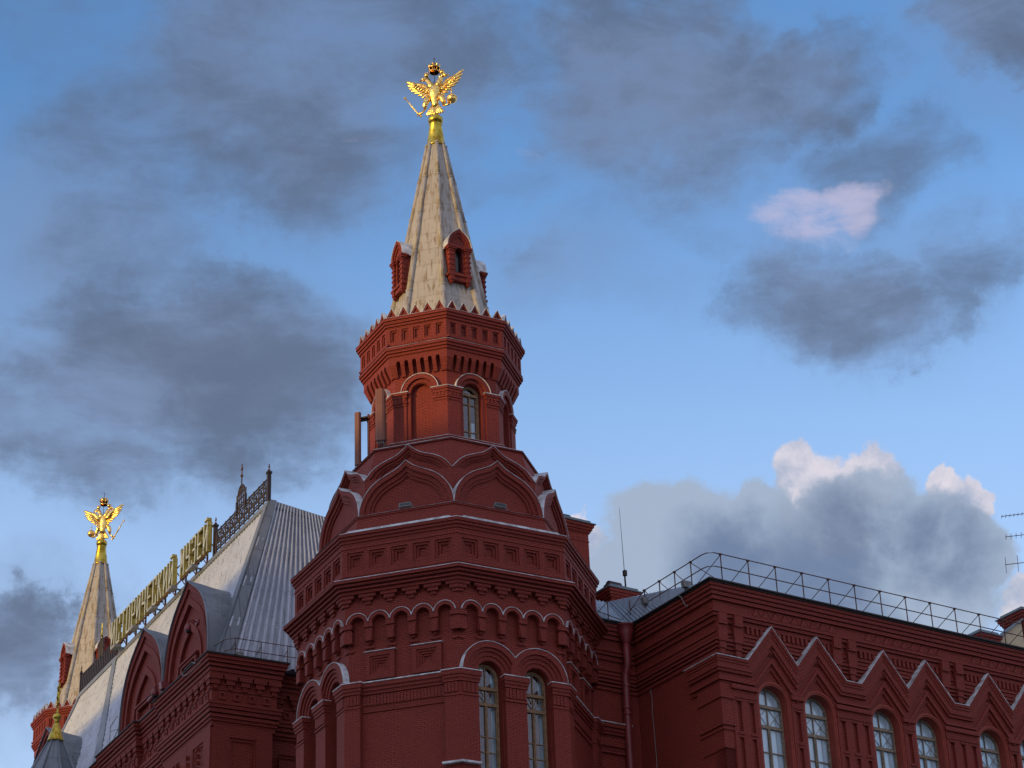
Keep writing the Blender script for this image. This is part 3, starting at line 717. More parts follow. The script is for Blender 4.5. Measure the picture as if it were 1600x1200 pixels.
# ------------------------------------------------------------------ gilded eagles
def build_eagle(loc, rz, label):
    root = empty('gilded_eagle', loc, rz, label, 'statue', 'gilded eagles on the spires')
    b = MB(); SC = 1.0
    # trunk and tail
    b.chain([(0, 0, .42), (0, 0, .62), (0, -.03, .85), (0, -.07, 1.10), (0, -.07, 1.35), (0, -.03, 1.56), (0, 0, 1.68)], [.13, .17, .23, .27, .29, .24, .12], 14, .72, (0, 1, 0))
    for i in range(7):
        a = (i - 3) / 3; b.chain([(a * .10, -.02, .62), (a * .2, -.05, .36), (a * .36, -.05, .05 + abs(a) * .03), (a * .44, -.04, -.04 + abs(a) * .09)], [.05, .075, .085, .02], 6, .45, (0, 1, 0))
    for sg in (-1, 1):
        b.chain([(sg * .10, -.02, 1.45), (sg * .19, -.03, 1.68), (sg * .28, -.03, 1.88), (sg * .31, -.03, 2.00), (sg * .36, -.03, 2.08), (sg * .45, -.03, 2.08)], [.17, .145, .115, .115, .13, .10], 10)
        b.chain([(sg * .46, -.03, 2.11), (sg * .57, -.03, 2.10), (sg * .67, -.03, 2.05), (sg * .70, -.03, 1.95)], [.085, .065, .045, .008], 7)
        b.chain([(sg * .46, -.03, 2.03), (sg * .56, -.03, 2.0), (sg * .62, -.03, 1.96)], [.06, .04, .008], 6)
        # legs
        b.chain([(sg * .22, -.06, .98), (sg * .38, -.12, .78), (sg * .46, -.12, .52), (sg * .44, -.1, .36)], [.14, .15, .11, .06], 9)
    b.chain([(-.44, -.1, .38), (-.56, -.13, .22), (-.72, -.15, .10)], [.055, .05, .06], 7)
    b.chain([(.44, -.1, .38), (.60, -.14, .34), (.72, -.15, .36)], [.055, .05, .06], 7)
    for dx, dz in ((-.1, .06), (-.07, -.07), (.03, .08), (.05, -.05)):
        b.chain([(-.72, -.15, .10), (-.72 + dx, -.2, .10 + dz), (-.72 + dx * 1.4, -.12, .10 + dz * 1.3)], [.035, .028, .008], 5)
        b.chain([(.72, -.15, .36), (.76 + dx * .8, -.22, .38 + dz), (.80 + dx * .9, -.26, .45 + dz)], [.035, .03, .008], 5)
    body = b.obj('body', 'gold', root, True)
    for sg in (-1, 1):
        g_ = MB()
        g_.chain([(sg * .16, .0, 1.36), (sg * .38, .05, 1.50), (sg * .50, .06, 1.72), (sg * .72, .04, 1.86), (sg * 1.02, 0, 1.98)], [.16, .15, .12, .09, .05], 10, .6, (0, 1, 0))
        fe = [((.50, 1.78), (1.0, 1.98), (1.42, 2.20), .062), ((.55, 1.70), (1.0, 1.84), (1.37, 1.99), .062), ((.52, 1.62), (.95, 1.70), (1.29, 1.80), .060), ((.48, 1.53), (.88, 1.55), (1.18, 1.62), .060),
              ((.42, 1.46), (.76, 1.42), (1.02, 1.46), .058), ((.36, 1.40), (.62, 1.28), (.84, 1.28), .056), ((.30, 1.34), (.48, 1.16), (.66, 1.12), .054), ((.24, 1.28), (.36, 1.06), (.48, 1.0), .05)]
        for j, (p, q, r, w_) in enumerate(fe):
            g_.chain([(sg * p[0], .02, p[1]), (sg * q[0], .03 - .01 * j, q[1]), (sg * (q[0] * .4 + r[0] * .6), .02, q[1] * .4 + r[1] * .6 + .01), (sg * r[0], .0, r[1])], [w_ * 1.35, w_ * 1.45, w_ * 1.25, .014], 7, .42, (0, 1, 0))
        for j in range(6):
            u = j / 5; x = .30 + .62 * u; z = 1.40 + .46 * u
            g_.chain([(sg * (x - .05), -.04, z + .05), (sg * (x + .10), -.06, z - .06), (sg * (x + .17), -.03, z - .10)], [.05, .05, .01], 6, .5, (0, 1, 0))
        g_.obj('wing', 'gold', root, True)
    for sg in (-1, 1):
        c = MB(); cx, cz = sg * .37, 2.18
        c.lathe([(.085, 0), (.10, .05), (.125, .11), (.115, .115), (.09, .05), (.07, 0)], 10, (cx, -.03, cz))
        for k in range(5):
            a = 2 * pi * k / 5; c.chain([(cx + .11 * sin(a), -.03 - .11 * cos(a), cz + .10), (cx + .12 * sin(a), -.03 - .12 * cos(a), cz + .16), (cx, -.03, cz + .19)], [.022, .02, .016], 5)
        c.tube((cx, -.03, cz + .18), (cx, -.03, cz + .27), .012, n=5); c.obj('small_crown', 'gold', root, True)
    c = MB(); cz = 2.36
    c.lathe([(.215, 0), (.23, .0), (.24, .05), (.22, .05), (.215, 0)], 20, (0, 0, cz)); c.lathe([(.245, .22), (.262, .22), (.262, .27), (.245, .27), (.245, .22)], 20, (0, 0, cz))
    for k in range(8):
        a = 2 * pi * k / 8; S_, C_ = sin(a), cos(a)
        c.tube((.23 * S_, .23 * C_, cz + .03), (.255 * S_, .255 * C_, cz + .24), .018, n=5)
        c.chain([(.26 * S_, .26 * C_, cz + .25), (.26 * S_, .26 * C_, cz + .36), (.18 * S_, .18 * C_, cz + .44), (.06 * S_, .06 * C_, cz + .44), (0, 0, cz + .37)], [.032, .026, .026, .022, .02], 6)
        c.ball((.265 * S_, .265 * C_, cz + .37), .032, 6, 4)
    c.ball((0, 0, cz + .46), .05, 8, 6); c.obj('large_crown', 'gold', root, True)
    r = MB(); r.tube((0, 0, 1.55), (0, 0, 3.22), .016, n=6); r.tube((-.05, 0, 3.14), (.05, 0, 3.14), .012, n=5)
    r.tube((0, 0, 1.9), (-.12, 0, 1.75), .014, n=5); r.obj('crown_rod', 'iron', root)
    o_ = MB(); o_.ball((.86, -.17, .60), .235, 16, 12); o_.lathe([(.24, -.03), (.25, 0), (.24, .03)], 16, (.86, -.17, .62))
    o_.tube((.86, -.17, .82), (.86, -.17, 1.10), .018, n=5); o_.tube((.80, -.17, 1.0), (.92, -.17, 1.0), .016, n=5); o_.obj('orb', 'gold', root, True)
    s_ = MB(); s_.chain([(-.66, -.17, .0), (-.80, -.17, .20), (-1.0, -.17, .52), (-1.18, -.17, .82), (-1.34, -.17, 1.08)], [.05, .03, .05, .028, .03], 8)
    s_.ball((-1.38, -.17, 1.15), .065, 8, 6); s_.ball((-.63, -.17, -.03), .06, 8, 6); s_.ball((-1.09, -.17, .67), .045, 8, 6); s_.obj('sceptre', 'gold', root, True)
    f_ = MB(); f_.lathe([(.10, -.02), (.16, .0), (.13, .08), (.10, .3), (.08, .5)], 12); f_.obj('pedestal', 'gold', root, True)
    return root
build_eagle(TC + Vector((0, 0, 59.30)), radians(-16), 'gilded double-headed eagle on the near central spire, sceptre at left')
e2 = build_eagle(FARC + Vector((0, 0, 59.30)), radians(164), 'gilded double-headed eagle on the far left spire, orb at left, sceptre at right')

# ------------------------------------------------------------------ mobile antennas on the drum
def panel_antenna(x, y, z0, z1, wd, rz, px, label):
    r = empty('panel_antenna', TC + Vector((x, y, z0)), rz, label, 'antenna', 'panel antennas on the tower drum')
    p = MB(); h = z1 - z0; n = 10; prof = [(-wd / 2, 0), (wd / 2, 0), (wd / 2, .08), (wd * .3, .135), (-wd * .3, .135), (-wd / 2, .08)]
    vs = [(a, -b_, z) for z in (0, h) for a, b_ in prof]; p.add(vs, [tuple(range(6)), tuple(range(6, 12))] + [(i, (i + 1) % 6, 6 + (i + 1) % 6, 6 + i) for i in range(6)])
    p.obj('radome', 'antenna', r)
    q = MB(); q.tube((px, .30, -.12), (px, .30, h + .02), .055, n=8); q.obj('mast_pipe', 'antenna', r)
    b = MB()
    for z in (.12, h - .25):
        b.box(px - .05 if px < 0 else -.05, .05 if px < 0 else px + .05, z, z + .06, -.32, .0); b.tube((0, .0, z - .12), (px, .30, z + .1), .02, n=5)
    b.obj('bracket', 'iron', r)
    c = MB()
    for i in range(4): c.chain([(-.12 + .08 * i, -.06, .02), (-.12 + .08 * i, -.05, -.12), (-.05 + .04 * i, .15, -.25), (px, .3, -.1)], [.02, .018, .018, .018], 5)
    c.obj('cable', 'fitting', r)
panel_antenna(-2.41, -3.02, 41.33, 43.68, .38, radians(-12), .1, 'wide brown panel antenna strapped to the drum wall beside the blind arch')
panel_antenna(-3.42, -1.61, 40.96, 43.37, .26, radians(-20), .33, 'narrow brown panel antenna standing clear of the drum on a pole, outermost left')

# ------------------------------------------------------------------ floodlights on the tower ledge
def flood(k, label):
    Mx = Matrix.Translation(TC) @ Matrix.Rotation(ROT, 4, 'Z') @ fm(k, 4.78)
    r = empty('floodlight', (0, 0, 0), 0, label, 'floodlight', 'floodlights on the tower ledge'); r.matrix_world = Mx @ Matrix.Translation((0, 0, 37.53))
    b = MB(); b.plate([(-.24, .06), (.24, .06), (.24, .22), (-.24, .22)], 0, .16, (), True); b.obj('housing', 'fitting', r)
    g_ = MB(); g_.box(-.22, .22, .09, .2, .16, .165); g_.obj('glass', 'black', r)
    h = MB(); h.tube((-.27, -.08, 0), (-.27, -.08, .16), .012, n=5); h.tube((.27, -.08, 0), (.27, -.08, .16), .012, n=5); h.tube((.27, -.08, .02), (.36, -.1, .05), .015, n=5); h.obj('bracket', 'fitting', r)
flood(-1, 'small grey floodlight on the ledge below the left front gable of the near tower')
flood(0, 'small grey floodlight on the ledge below the right front gable of the near tower')

# ------------------------------------------------------------------ great hall between the towers (frame: x = across, y = away along the facade)
HL = Matrix.Translation(TC) @ Matrix.Rotation(TH, 4, 'Z')
def hroot(label, cat, group=None, at=(0, 0, GZ)):
    e = empty(cat.replace(' ', '_'), (0, 0, 0), 0, label, cat, group); e.matrix_world = HL @ Matrix.Translation(at); return e
hall = hroot('red brick hall with steep metal tent roof and pointed gables, left of the near tower', 'museum hall')
hall.name = 'museum_hall'
HO = Matrix.Translation((0, 0, -GZ))
hp = [(-5.2, 46.0), (-5.2, 25.6), (-5.45, 25.6), (-5.45, 21.2), (-5.2, 21.2), (-5.2, 17.4), (-5.5, 17.4), (-5.5, 11.6), (-2.75, 11.6), (-2.75, 12.9), (5.6, 12.9)]
b = MB(HO.copy())
b.course(hp, [(GZ, 33.4, 0, .6), (33.4, 34.35, .10, .6), (34.35, 35.7, .14, .7), (33.30, 33.42, .10, .2), (33.52, 33.66, .16, .3), (33.66, 33.80, .22, .3), (33.86, 34.02, .27, .3), (34.06, 34.22, .32, .3), (34.22, 34.34, .36, .3),
              (35.55, 35.70, .28, .5), (35.70, 35.86, .33, .5), (35.90, 36.04, .39, .5), (36.08, 36.24, .46, .5), (36.24, 36.40, .52, .6), (34.9, 35.02, .18, .3)])
faces = []
for i in range(len(hp) - 1):
    p, q = Vector(hp[i] + (0,)), Vector(hp[i + 1] + (0,)); L = (q - p).length
    if L < 2: continue
    d = (q - p).normalized(); ang = atan2(d.y, d.x); faces.append((Matrix.Translation(p) @ Matrix.Rotation(ang, 4, 'Z'), L))
for Mx, L in faces:
    b.M = HO @ Mx; n = max(2, round(L / .74)); p = L / n
    for i in range(n + 1):
        x = i * p
        for z0, z1, ww, h_ in ((35.36, 35.57, .31, .30), (35.14, 35.36, .27, .20), (34.95, 35.14, .22, .11)):
            b.box(max(-.3, x - h_), min(L + .3, x + h_), z0, z1, .05, ww)
    for i in range(n):
        x = (i + .5) * p
        b.plate(rect(x - .17, x + .17, 34.48, 34.84), .10, .20, [rect(x - .08, x + .08, 34.57, 34.75)])
    # tall sunk panels and pilasters below the cornice
    m = max(1, round(L / 2.6)); q = L / m
    for i in range(m):
        x = (i + .5) * q
        b.plate(rect(i * q + .02, (i + 1) * q - .02, 29.5, 33.3), -.05, .10, [rect(x - .62, x + .62, 30.2, 32.85)])
        b.plate(rect(x - .62, x + .62, 30.2, 32.85), -.05, .05, [rect(x - .50, x + .50, 30.3, 32.72)])
        b.box(x - .72, x + .72, 29.1, 29.4, 0, .2)
    if L > 3.5:
        for i in range(int(L / 1.25)):
            x = .8 + i * 1.25
            b.plate(band(x, 30.6, .52, .36, 10), 0, .3); b.plate(band(x, 30.6, .36, .22, 10), 0, .2)
            for z in (31.6, 31.9, 32.2, 32.5): b.box(x - .03, x + .03, z, z + .2, .05, .26)
b.obj('wall', 'brick', hall)
f = MB(HO.copy()); f.course(hp, [(36.40, 36.46, .58, 1.2), (36.46, 36.50, .50, 1.2)]); f.obj('roof_edge', 'dark', hall)
f = MB(HO.copy())
for Mx, L in faces:
    if L > 3.5:
        for i in range(int(L / 1.25)):
            f1_ = MB(HO @ Mx); ribbon(f1_, arc(.8 + i * 1.25, 30.6, .52, 176, 4, 10), 0, .36, .03); f1_.obj('arch_flashing', 'flash', hall)
f.M = HO.copy(); f.course([(-2.75, 12.9), (5.6, 12.9)], [(31.0, 31.1, .25, .3)])
f.obj('flashing', 'flash', hall)
# tent roof
EX, EN, EF = -5.25, 11.9, 44.2; RX, RN, RF, RZ0, RZ1 = -2.0, 14.15, 42.0, 36.5, 45.72
r = MB(HO.copy())
r.corrugate((EX, EF, RZ0), (EX, EN, RZ0), (RX, RF, RZ1), (RX, RN, RZ1), 84, .05, 5)
r.corrugate((EX, EN, RZ0), (-EX, EN, RZ0), (RX, RN, RZ1), (-RX, RN, RZ1 - .55), 27, .085, 4)
r.add([(-EX, EN, RZ0), (-EX, EF, RZ0), (-RX, RF, RZ1), (-RX, RN, RZ1 - .55)], [(0, 1, 2, 3)])
r.add([(EX, EF, RZ0), (-EX, EF, RZ0), (-RX, RF, RZ1), (RX, RF, RZ1)], [(0, 1, 2, 3)])
r.add([(RX, RN, RZ1), (-RX, RN, RZ1 - .55), (-RX, RF, RZ1), (RX, RF, RZ1)], [(0, 1, 2, 3)])
roof = r.obj('roof', 'roof', hall)
# flat flashings: hips, ridge, slanting seam
h = MB(HO.copy())
def strip(mb, a0, a1, nrm, thick=.03):
    """flat board: a0/a1 are (bottom-left, bottom-right), (top-left, top-right)"""
    n = Vector(nrm).normalized(); P = [Vector(a0[0]), Vector(a0[1]), Vector(a1[1]), Vector(a1[0])]
    mb.add([p + n * .10 for p in P] + [p + n * (.10 - thick - .05) for p in P], [(0, 1, 2, 3), (0, 1, 5, 4), (1, 2, 6, 5), (2, 3, 7, 6), (3, 0, 4, 7)])
nA = Vector((-(RZ1 - RZ0), 0, RX - EX)).normalized(); nB = Vector((0, -(RZ1 - RZ0), RN - EN)).normalized()
strip(h, ((EX, EN, RZ0), (EX, EN + .75, RZ0)), ((RX, RN, RZ1), (RX, RN + .40, RZ1)), nA)
strip(h, ((EX, EN, RZ0), (EX + .60, EN, RZ0)), ((RX, RN, RZ1), (RX + .30, RN, RZ1)), nB)
strip(h, ((RX - .14, RF, RZ1 - .4), (RX - .14, RN, RZ1 - .4)), ((RX, RF, RZ1), (RX, RN, RZ1)), nA)
def ra(s, z): return (EX + (RX - EX) * (z - RZ0) / (RZ1 - RZ0), s, z)
strip(h, (ra(29.4, 37.2), ra(28.2, 37.2)), (ra(36.1, 45.5), ra(35.5, 45.5)), nA)
strip(h, (ra(43.6, 36.6), ra(42.9, 36.6)), (ra(42.0, 45.6), ra(41.6, 45.6)), nA)
for i in range(8):
    u0, u1 = i / 8, (i + 1) / 8; sag = lambda u: -.16 * sin(pi * u)
    p0 = Vector((RX + 4 * u0, RN - .03, RZ1 - .55 * u0)); p1 = Vector((RX + 4 * u1, RN - .03, RZ1 - .55 * u1))
    h.add([p0 + Vector((0, -.06, -.30)), p1 + Vector((0, -.06, -.30)), p1 + Vector((0, 0, .04)), p0 + Vector((0, 0, .04)), p1 + Vector((0, .4, .05)), p0 + Vector((0, .4, .05))], [(0, 1, 2, 3), (3, 2, 4, 5)])
h.obj('roof_flashing', 'lead', roof)
# pointed gables along the eaves
for cy, hwk, top in ((15.45, 2.9, 41.55), (21.35, 3.0, 41.4), (36.5, 2.9, 41.4), (29.0, 0, 0)):
    if hwk == 0: continue
    Mx = HO @ Matrix.Translation((-5.42, cy, 0)) @ Matrix.Rotation(-pi / 2, 4, 'Z')
    g_ = MB(); H = top - 36.45
    o = [ogee(KTALL, 0, 36.45, hwk * s_, H * v) for s_, v in ((1, 1), (.93, .925), (.86, .85), (.80, .78), (.56, .62), (.50, .54))]
    g_.plate(o[0] + o[1][::-1], -.25, 0); g_.plate(o[1] + o[2][::-1], -.5, -.10); g_.plate(o[2] + o[3][::-1], -.5, -.05); g_.plate(o[3] + o[4][::-1], -.5, -.22)
    g_.plate(o[4] + o[5][::-1], -.5, -.14); g_.plate(o[5], -.5, -.30)
    g_.plate(rect(-1.0, 1.0, 36.9, 37.7), -.3, -.10, [rect(-.8, .8, 37.05, 37.55)]); g_.box(-1.1, 1.1, 37.7, 37.8, -.3, -.04)
    ob = g_.obj('gable', 'brick', hall); ob.matrix_local = Mx
    c_ = MB(); P0 = ogee(KTALL, 0, 36.45, hwk, H); n = len(P0); vs = []; fs = []
    K = 5
    for j in range(K + 1):
        tt = j / K; fl = tt ** 1.4
        for (u, z) in P0:
            up = (z - 36.45) / H
            ub = hwk * .98 * sqrt(max(0, 1 - up ** 2.5)); un = abs(u) + fl * max(0, ub - abs(u))
            vs.append(((1 if u > 0 else -1) * (un + .02) if up < .999 else 0, -.06 + tt * (2.7 * up + .35), z + .03 - .55 * sin(pi * tt) * up * tt))
    for j in range(K):
        for i in range(n - 1): fs.append((j * n + i, j * n + i + 1, (j + 1) * n + i + 1, (j + 1) * n + i))
    c_.add(vs, fs); cc = c_.obj('gable_roof', 'lead', ob)
    e_ = MB(); ribbon(e_, P0, -.12, .09, .045); e_.obj('edge_flashing', 'lead', ob)

# ------------------------------------------------------------------ cresting and railings on the ridge (each its own thing)
def crest(label, s0, s1, kind, z=RZ1):
    t_ = hroot(label, 'roof cresting', None, (RX - .05, 0, 0)); t_.name = 'roof_cresting'
    L = s1 - s0; b = MB(); y = lambda s: (0, s)
    def bar(s, z0, s2, z1, r): b.tube((0, s, z0), (0, s2, z1), r, n=5)
    if kind == 'lace':
        n = 11; p = L / n
        bar(s0, z + .22, s1, z + .22, .045); bar(s0, z + 1.22, s1, z + 1.22, .045); bar(s0, z + .36, s1, z + .36, .03); bar(s0, z + 1.08, s1, z + 1.08, .03)
        for i in range(n + 1): bar(s0 + i * p, z + .1, s0 + i * p, z + 1.3, .045)
        for i in range(n):
            c = s0 + (i + .5) * p
            for a, a2 in ((c - p / 2, c), (c + p / 2, c)):
                bar(a, z + .36, a2, z + .80, .03); bar(a2, z + .80, (a + c) / 2, z + 1.08, .03); bar(a, z + .7, a2, z + .5, .025)
            b.ball((0, c, z + .80), .08, 6, 4); bar(c, z + .22, c, z + .8, .02)
    else:
        n = int(L / .30); p = L / n
        bar(s0, z + .15, s1, z + .15, .04); bar(s0, z + 1.02, s1, z + 1.02, .045)
        for i in range(n + 1): b.box(-.03, .03, z + .1, z + 1.05, -(s0 + i * p) - .055, -(s0 + i * p) + .055)
    b.obj('grille', 'iron', t_)
    return t_
def post(t_, s, z0, z1, r=.07, tip=True):
    b = MB(); b.box(-r, r, z0, z1, -s - r, -s + r); b.box(-r * 1.4, r * 1.4, z1 - .1, z1, -s - r * 1.4, -s + r * 1.4); b.obj('post', 'iron', t_)
    if tip:
        g_ = MB(); g_.ball((0, s, z1 + .08), .07, 8, 6); g_.tube((0, s, z1), (0, s, z1 + .36), .022, n=5); g_.ball((0, s, z1 + .26), .05, 8, 6); g_.tube((-.0, s - .09, z1 + .27), (0, s + .09, z1 + .27), .02, n=5); g_.ball((0, s, z1 + .38), .035, 6, 4)
        g_.obj('finial', 'rust', t_)
c1 = crest('dark lace ironwork along the ridge at the near end of the roof', 14.25, 21.0, 'lace')
post(c1, 14.22, RZ1, 47.25, .085); post(c1, 21.15, RZ1, 47.4, .09)
k_ = MB(); cs = 17.75
k_.box(-.05, .05, 46.7, 47.4, -cs - .62, -cs - .5); k_.box(-.05, .05, 46.7, 47.4, -cs + .5, -cs + .62)
for q in (-.56, .56): k_.tube((0, cs + q, 46.9), (0, cs + q, 47.75), .04, n=5)
prev = None
for a in range(0, 181, 20):
    p = (0, cs + .5 * cos(radians(a)), 47.35 + .75 * sin(radians(a)))
    if prev: k_.tube(prev, p, .045, n=5)
    prev = p
for q in (-.3, 0, .3): k_.tube((0, cs + q, 46.9), (0, cs + q * .5, 48.0), .035, n=5)
for z in (47.1, 47.4, 47.7): k_.tube((0, cs - .45, z), (0, cs + .45, z), .035, n=5)
k_.tube((0, cs, 48.0), (0, cs, 48.6), .035, n=5); k_.obj('crest_ornament', 'iron', c1)
k_ = MB(); k_.tube((0, cs, 48.4), (0, cs, 49.25), .03, n=5); k_.ball((0, cs, 48.6), .08, 8, 6); k_.ball((0, cs, 48.95), .06, 8, 6); k_.tube((0, cs - .14, 48.98), (0, cs + .14, 48.98), .025, n=5); k_.obj('finial', 'rust', c1)
c2 = crest('plain dark iron railing along the ridge at the far left end of the roof', 36.0, 42.0, 'plain')
post(c2, 42.0, RZ1 - .3, 46.95, .06)
k_ = MB()
for q in (-.35, .35): k_.tube((0, 38.6 + q, 46.6), (0, 38.6 + q, 47.3), .05, n=5)
k_.chain([(0, 38.2, 47.1), (0, 38.3, 47.6), (0, 38.6, 47.95), (0, 38.9, 47.6), (0, 39.0, 47.1)], [.05] * 5, 5)
for q in (-.18, 0, .18): k_.tube((0, 38.6 + q, 46.7), (0, 38.6 + q, 47.7), .035, n=5)
k_.obj('crest_ornament', 'iron', c2)
k_ = MB(); k_.tube((0, 38.6, 47.8), (0, 38.6, 48.7), .03, n=5); k_.ball((0, 38.6, 48.0), .08, 8, 6); k_.ball((0, 38.6, 48.35), .07, 8, 6); k_.obj('finial', 'goldsmooth', c2)

# ------------------------------------------------------------------ roof sign
G = {'И': [((0, 0), (0, 1)), ((1, 0), (1, 1)), ((0, .12), (1, .88))],
     'С': [((1, .72), (1, .93)), ((1, 1), (0, 1)), ((0, 1), (0, 0)), ((0, 0), (1, 0)), ((1, .07), (1, .28))],
     'Т': [((0, 1), (1, 1)), ((.5, 0), (.5, 1))],
     'О': [((0, 0), (0, 1)), ((0, 1), (1, 1)), ((1, 1), (1, 0)), ((1, 0), (0, 0))],
     'Р': [((0, 0), (0, 1)), ((0, 1), (1, 1)), ((1, 1), (1, .45)), ((1, .45), (0, .45))],
     'Ч': [((0, 1), (0, .48)), ((0, .48), (1, .48)), ((1, 0), (1, 1))],
     'Е': [((0, 0), (0, 1)), ((0, 1), (1, 1)), ((0, .5), (.8, .5)), ((0, 0), (1, 0))],
     'К': [((0, 0), (0, 1)), ((.1, .48), (1, 1)), ((.3, .56), (1, 0))],
     'Й': [((0, 0), (0, 1)), ((1, 0), (1, 1)), ((0, .12), (1, .88)), ((.25, 1.16), (.75, 1.16))],
     'М': [((0, 0), (0, 1)), ((1, 0), (1, 1)), ((0, 1), (.5, .35)), ((.5, .35), (1, 1))],
     'У': [((0, 1), (0, .48)), ((0, .48), (1, .48)), ((1, 1), (1, 0)), ((1, 0), (.1, 0))],
     'З': [((0, 1), (1, 1)), ((1, 1), (1, 0)), ((1, 0), (0, 0)), ((.3, .52), (1, .52)), ((0, .86), (0, 1)), ((0, 0), (0, .14))]}
sign = hroot('raised gold letters reading ИСТОРИЧЕСКИЙ МУЗЕЙ along the roof ridge', 'roof sign', None, (-2.3, 35.7, 45.98)); sign.name = 'roof_sign'
text = 'ИСТОРИЧЕСКИЙ МУЗЕЙ'; PW = .818; LW_ = .46; LH = 1.48; st = .075
for i, ch in enumerate(text):
    if ch == ' ': continue
    def bars(mb, w0, w1, r):
        for (x0, y0), (x1, y1) in G[ch]:
            p0 = Vector((x0 * LW_, y0 * LH + st)); p1 = Vector((x1 * LW_, y1 * LH + st)); d = p1 - p0; L = d.length; d /= L
            nn = Vector((-d.y, d.x)) * r; p0 = p0 - d * r; p1 = p1 + d * r
            mb.plate([tuple(p0 + nn), tuple(p0 - nn), tuple(p1 - nn), tuple(p1 + nn)], w0, w1, (), True)
    l_ = MB(); bars(l_, -.12, .12, st)
    lo = l_.obj('letter', 'goldletter', sign); lo.matrix_local = Matrix.Translation((0, -i * PW, 0)) @ Matrix.Rotation(-pi / 2, 4, 'Z')
    fq = MB(); bars(fq, .10, .135, st * .62); fq.obj('letter_face', 'letterface', lo)
    # nothing in front of the letters
fr = MB()
fr.tube((.18, .3, .22), (.18, -14.2, .22), .035, n=5); fr.tube((.18, .3, 1.15), (.18, -14.2, 1.15), .035, n=5); fr.tube((-.05, .3, -.06), (-.05, -14.2, -.06), .045, n=5)
for i in range(10):
    y = -.2 - i * 1.5; fr.box(.14, .22, -.5, 1.5, -y - .04, -y + .04); fr.tube((.2, y, 1.0), (1.1, y, -.2), .03, n=5); fr.tube((.1, y, -.06), (-.12, y, -.06), .03, n=5)
fr.obj('support_frame', 'rust', sign)
for i in range(5):
    y = -1.2 - i * 2.9; q = MB(); q.box(-.42, -.08, -.36, -.2, -y - .3, -y + .3); q.box(-.1, .2, -.3, -.24, -y - .05, -y + .05)
    q.obj('transformer_box', 'fitting', sign)
post_t = MB()

# ------------------------------------------------------------------ small corner turret
tur = hroot('small grey ribbed spirelet with gold cap and finial at the bottom left corner', 'turret', None, (-6.9, 29.9, 30.0)); tur.name = 'corner_turret'
b = MB(); b.lathe([(1.45, -8), (1.45, 5.6), (1.62, 5.75), (1.62, 5.95), (1.4, 6.0)], 8); b.obj('drum_wall', 'brick', tur)
b = MB(); b.lathe([(1.55, 5.95), (1.30, 6.3), (.33, 8.35)], 8); tsp = b.obj('spirelet', 'lead', tur)
b = MB()
for k in range(8):
    a = k * pi / 4; b.chain([(1.56 * sin(a), -1.56 * cos(a), 5.98), (1.31 * sin(a), -1.31 * cos(a), 6.3), (.34 * sin(a), -.34 * cos(a), 8.36)], [.10, .095, .05], 7)
b.obj('rib', 'lead', tsp, True)
b = MB(); b.lathe([(.44, 8.32), (.42, 8.36), (.14, 9.25), (.09, 9.3)], 18); b.lathe([(.05, 9.28), (.13, 9.34), (.09, 9.42), (.19, 9.52), (.22, 9.62), (.17, 9.74), (.06, 9.8), (.05, 10.0), (.03, 10.1)], 14)
b.obj('gold_cap', 'goldsmooth', tur, True)
b = MB(); b.tube((0, 0, 10), (0, 0, 11.55), .035, .02, 6)
b.chain([(0, 0, 10.2), (0, 0, 10.45), (0, 0, 10.9), (0, 0, 11.2)], [.04, .08, .09, .04], 8, .5)
for q, z in ((.2, 10.5), (-.2, 10.6), (.22, 10.95), (-.2, 11.1), (.14, 11.35)): b.chain([(0, 0, z - .15), (q * .5, q * .6, z), (q * .3, q, z + .15)], [.05, .045, .012], 5)
b.obj('finial', 'goldsmooth', tur, True)

# ------------------------------------------------------------------ eaves railing, cameras, cable on the hall
def hthing(name, label, cat, at, group=None):
    e = hroot(label, cat, group, at); e.name = name; return e
rl = hthing('guard_rail', 'thin rusty guard rail on the eaves in front of the corrugated roof slope', 'railing', (-4.6, 11.35, 36.5))
b = MB(); b.tube((0, .2, .95), (3.6, .2, .95), .02, n=5); b.tube((0, .2, .45), (3.6, .2, .45), .02, n=5)
b.chain([(0, .2, .95), (-.35, .5, .92), (-.7, .95, .72)], [.02] * 3, 5); b.chain([(0, .2, .45), (-.3, .5, .42), (-.5, .8, .3)], [.02] * 3, 5); b.obj('rail', 'rust', rl)
for x in (.02, 1.25, 2.5, 3.55):
    b = MB(); b.tube((x, .2, -.05), (x, .2, .95), .022, n=5); b.tube((x, .2, .75), (x, .75, .55), .015, n=4); b.obj('post', 'rust', rl)
b = MB(); b.box(-.12, .12, .1, .16, -.2, .1); b.tube((0, .1, 0), (0, -.05, .14), .03, n=5); b.M = Matrix.Translation((.15, 0, -.02)); b.box(-.16, .16, .05, .24, -.1, .12); b.obj('spotlight', 'fitting', rl)
rl2 = hthing('guard_rail', 'bent thin rail on the gutter beside the far pointed gable', 'railing', (-5.6, 25.3, 36.5))
b = MB(); b.tube((0, 0, 0), (0, 0, 1.25), .02, n=5); b.tube((0, 0, 1.25), (0, -1.0, 1.45), .02, n=5); b.tube((0, 0, .1), (0, -1.2, .75), .018, n=5); b.tube((0, 0, 1.0), (0, -1.2, .75), .018, n=5); b.obj('rail', 'fitting', rl2)
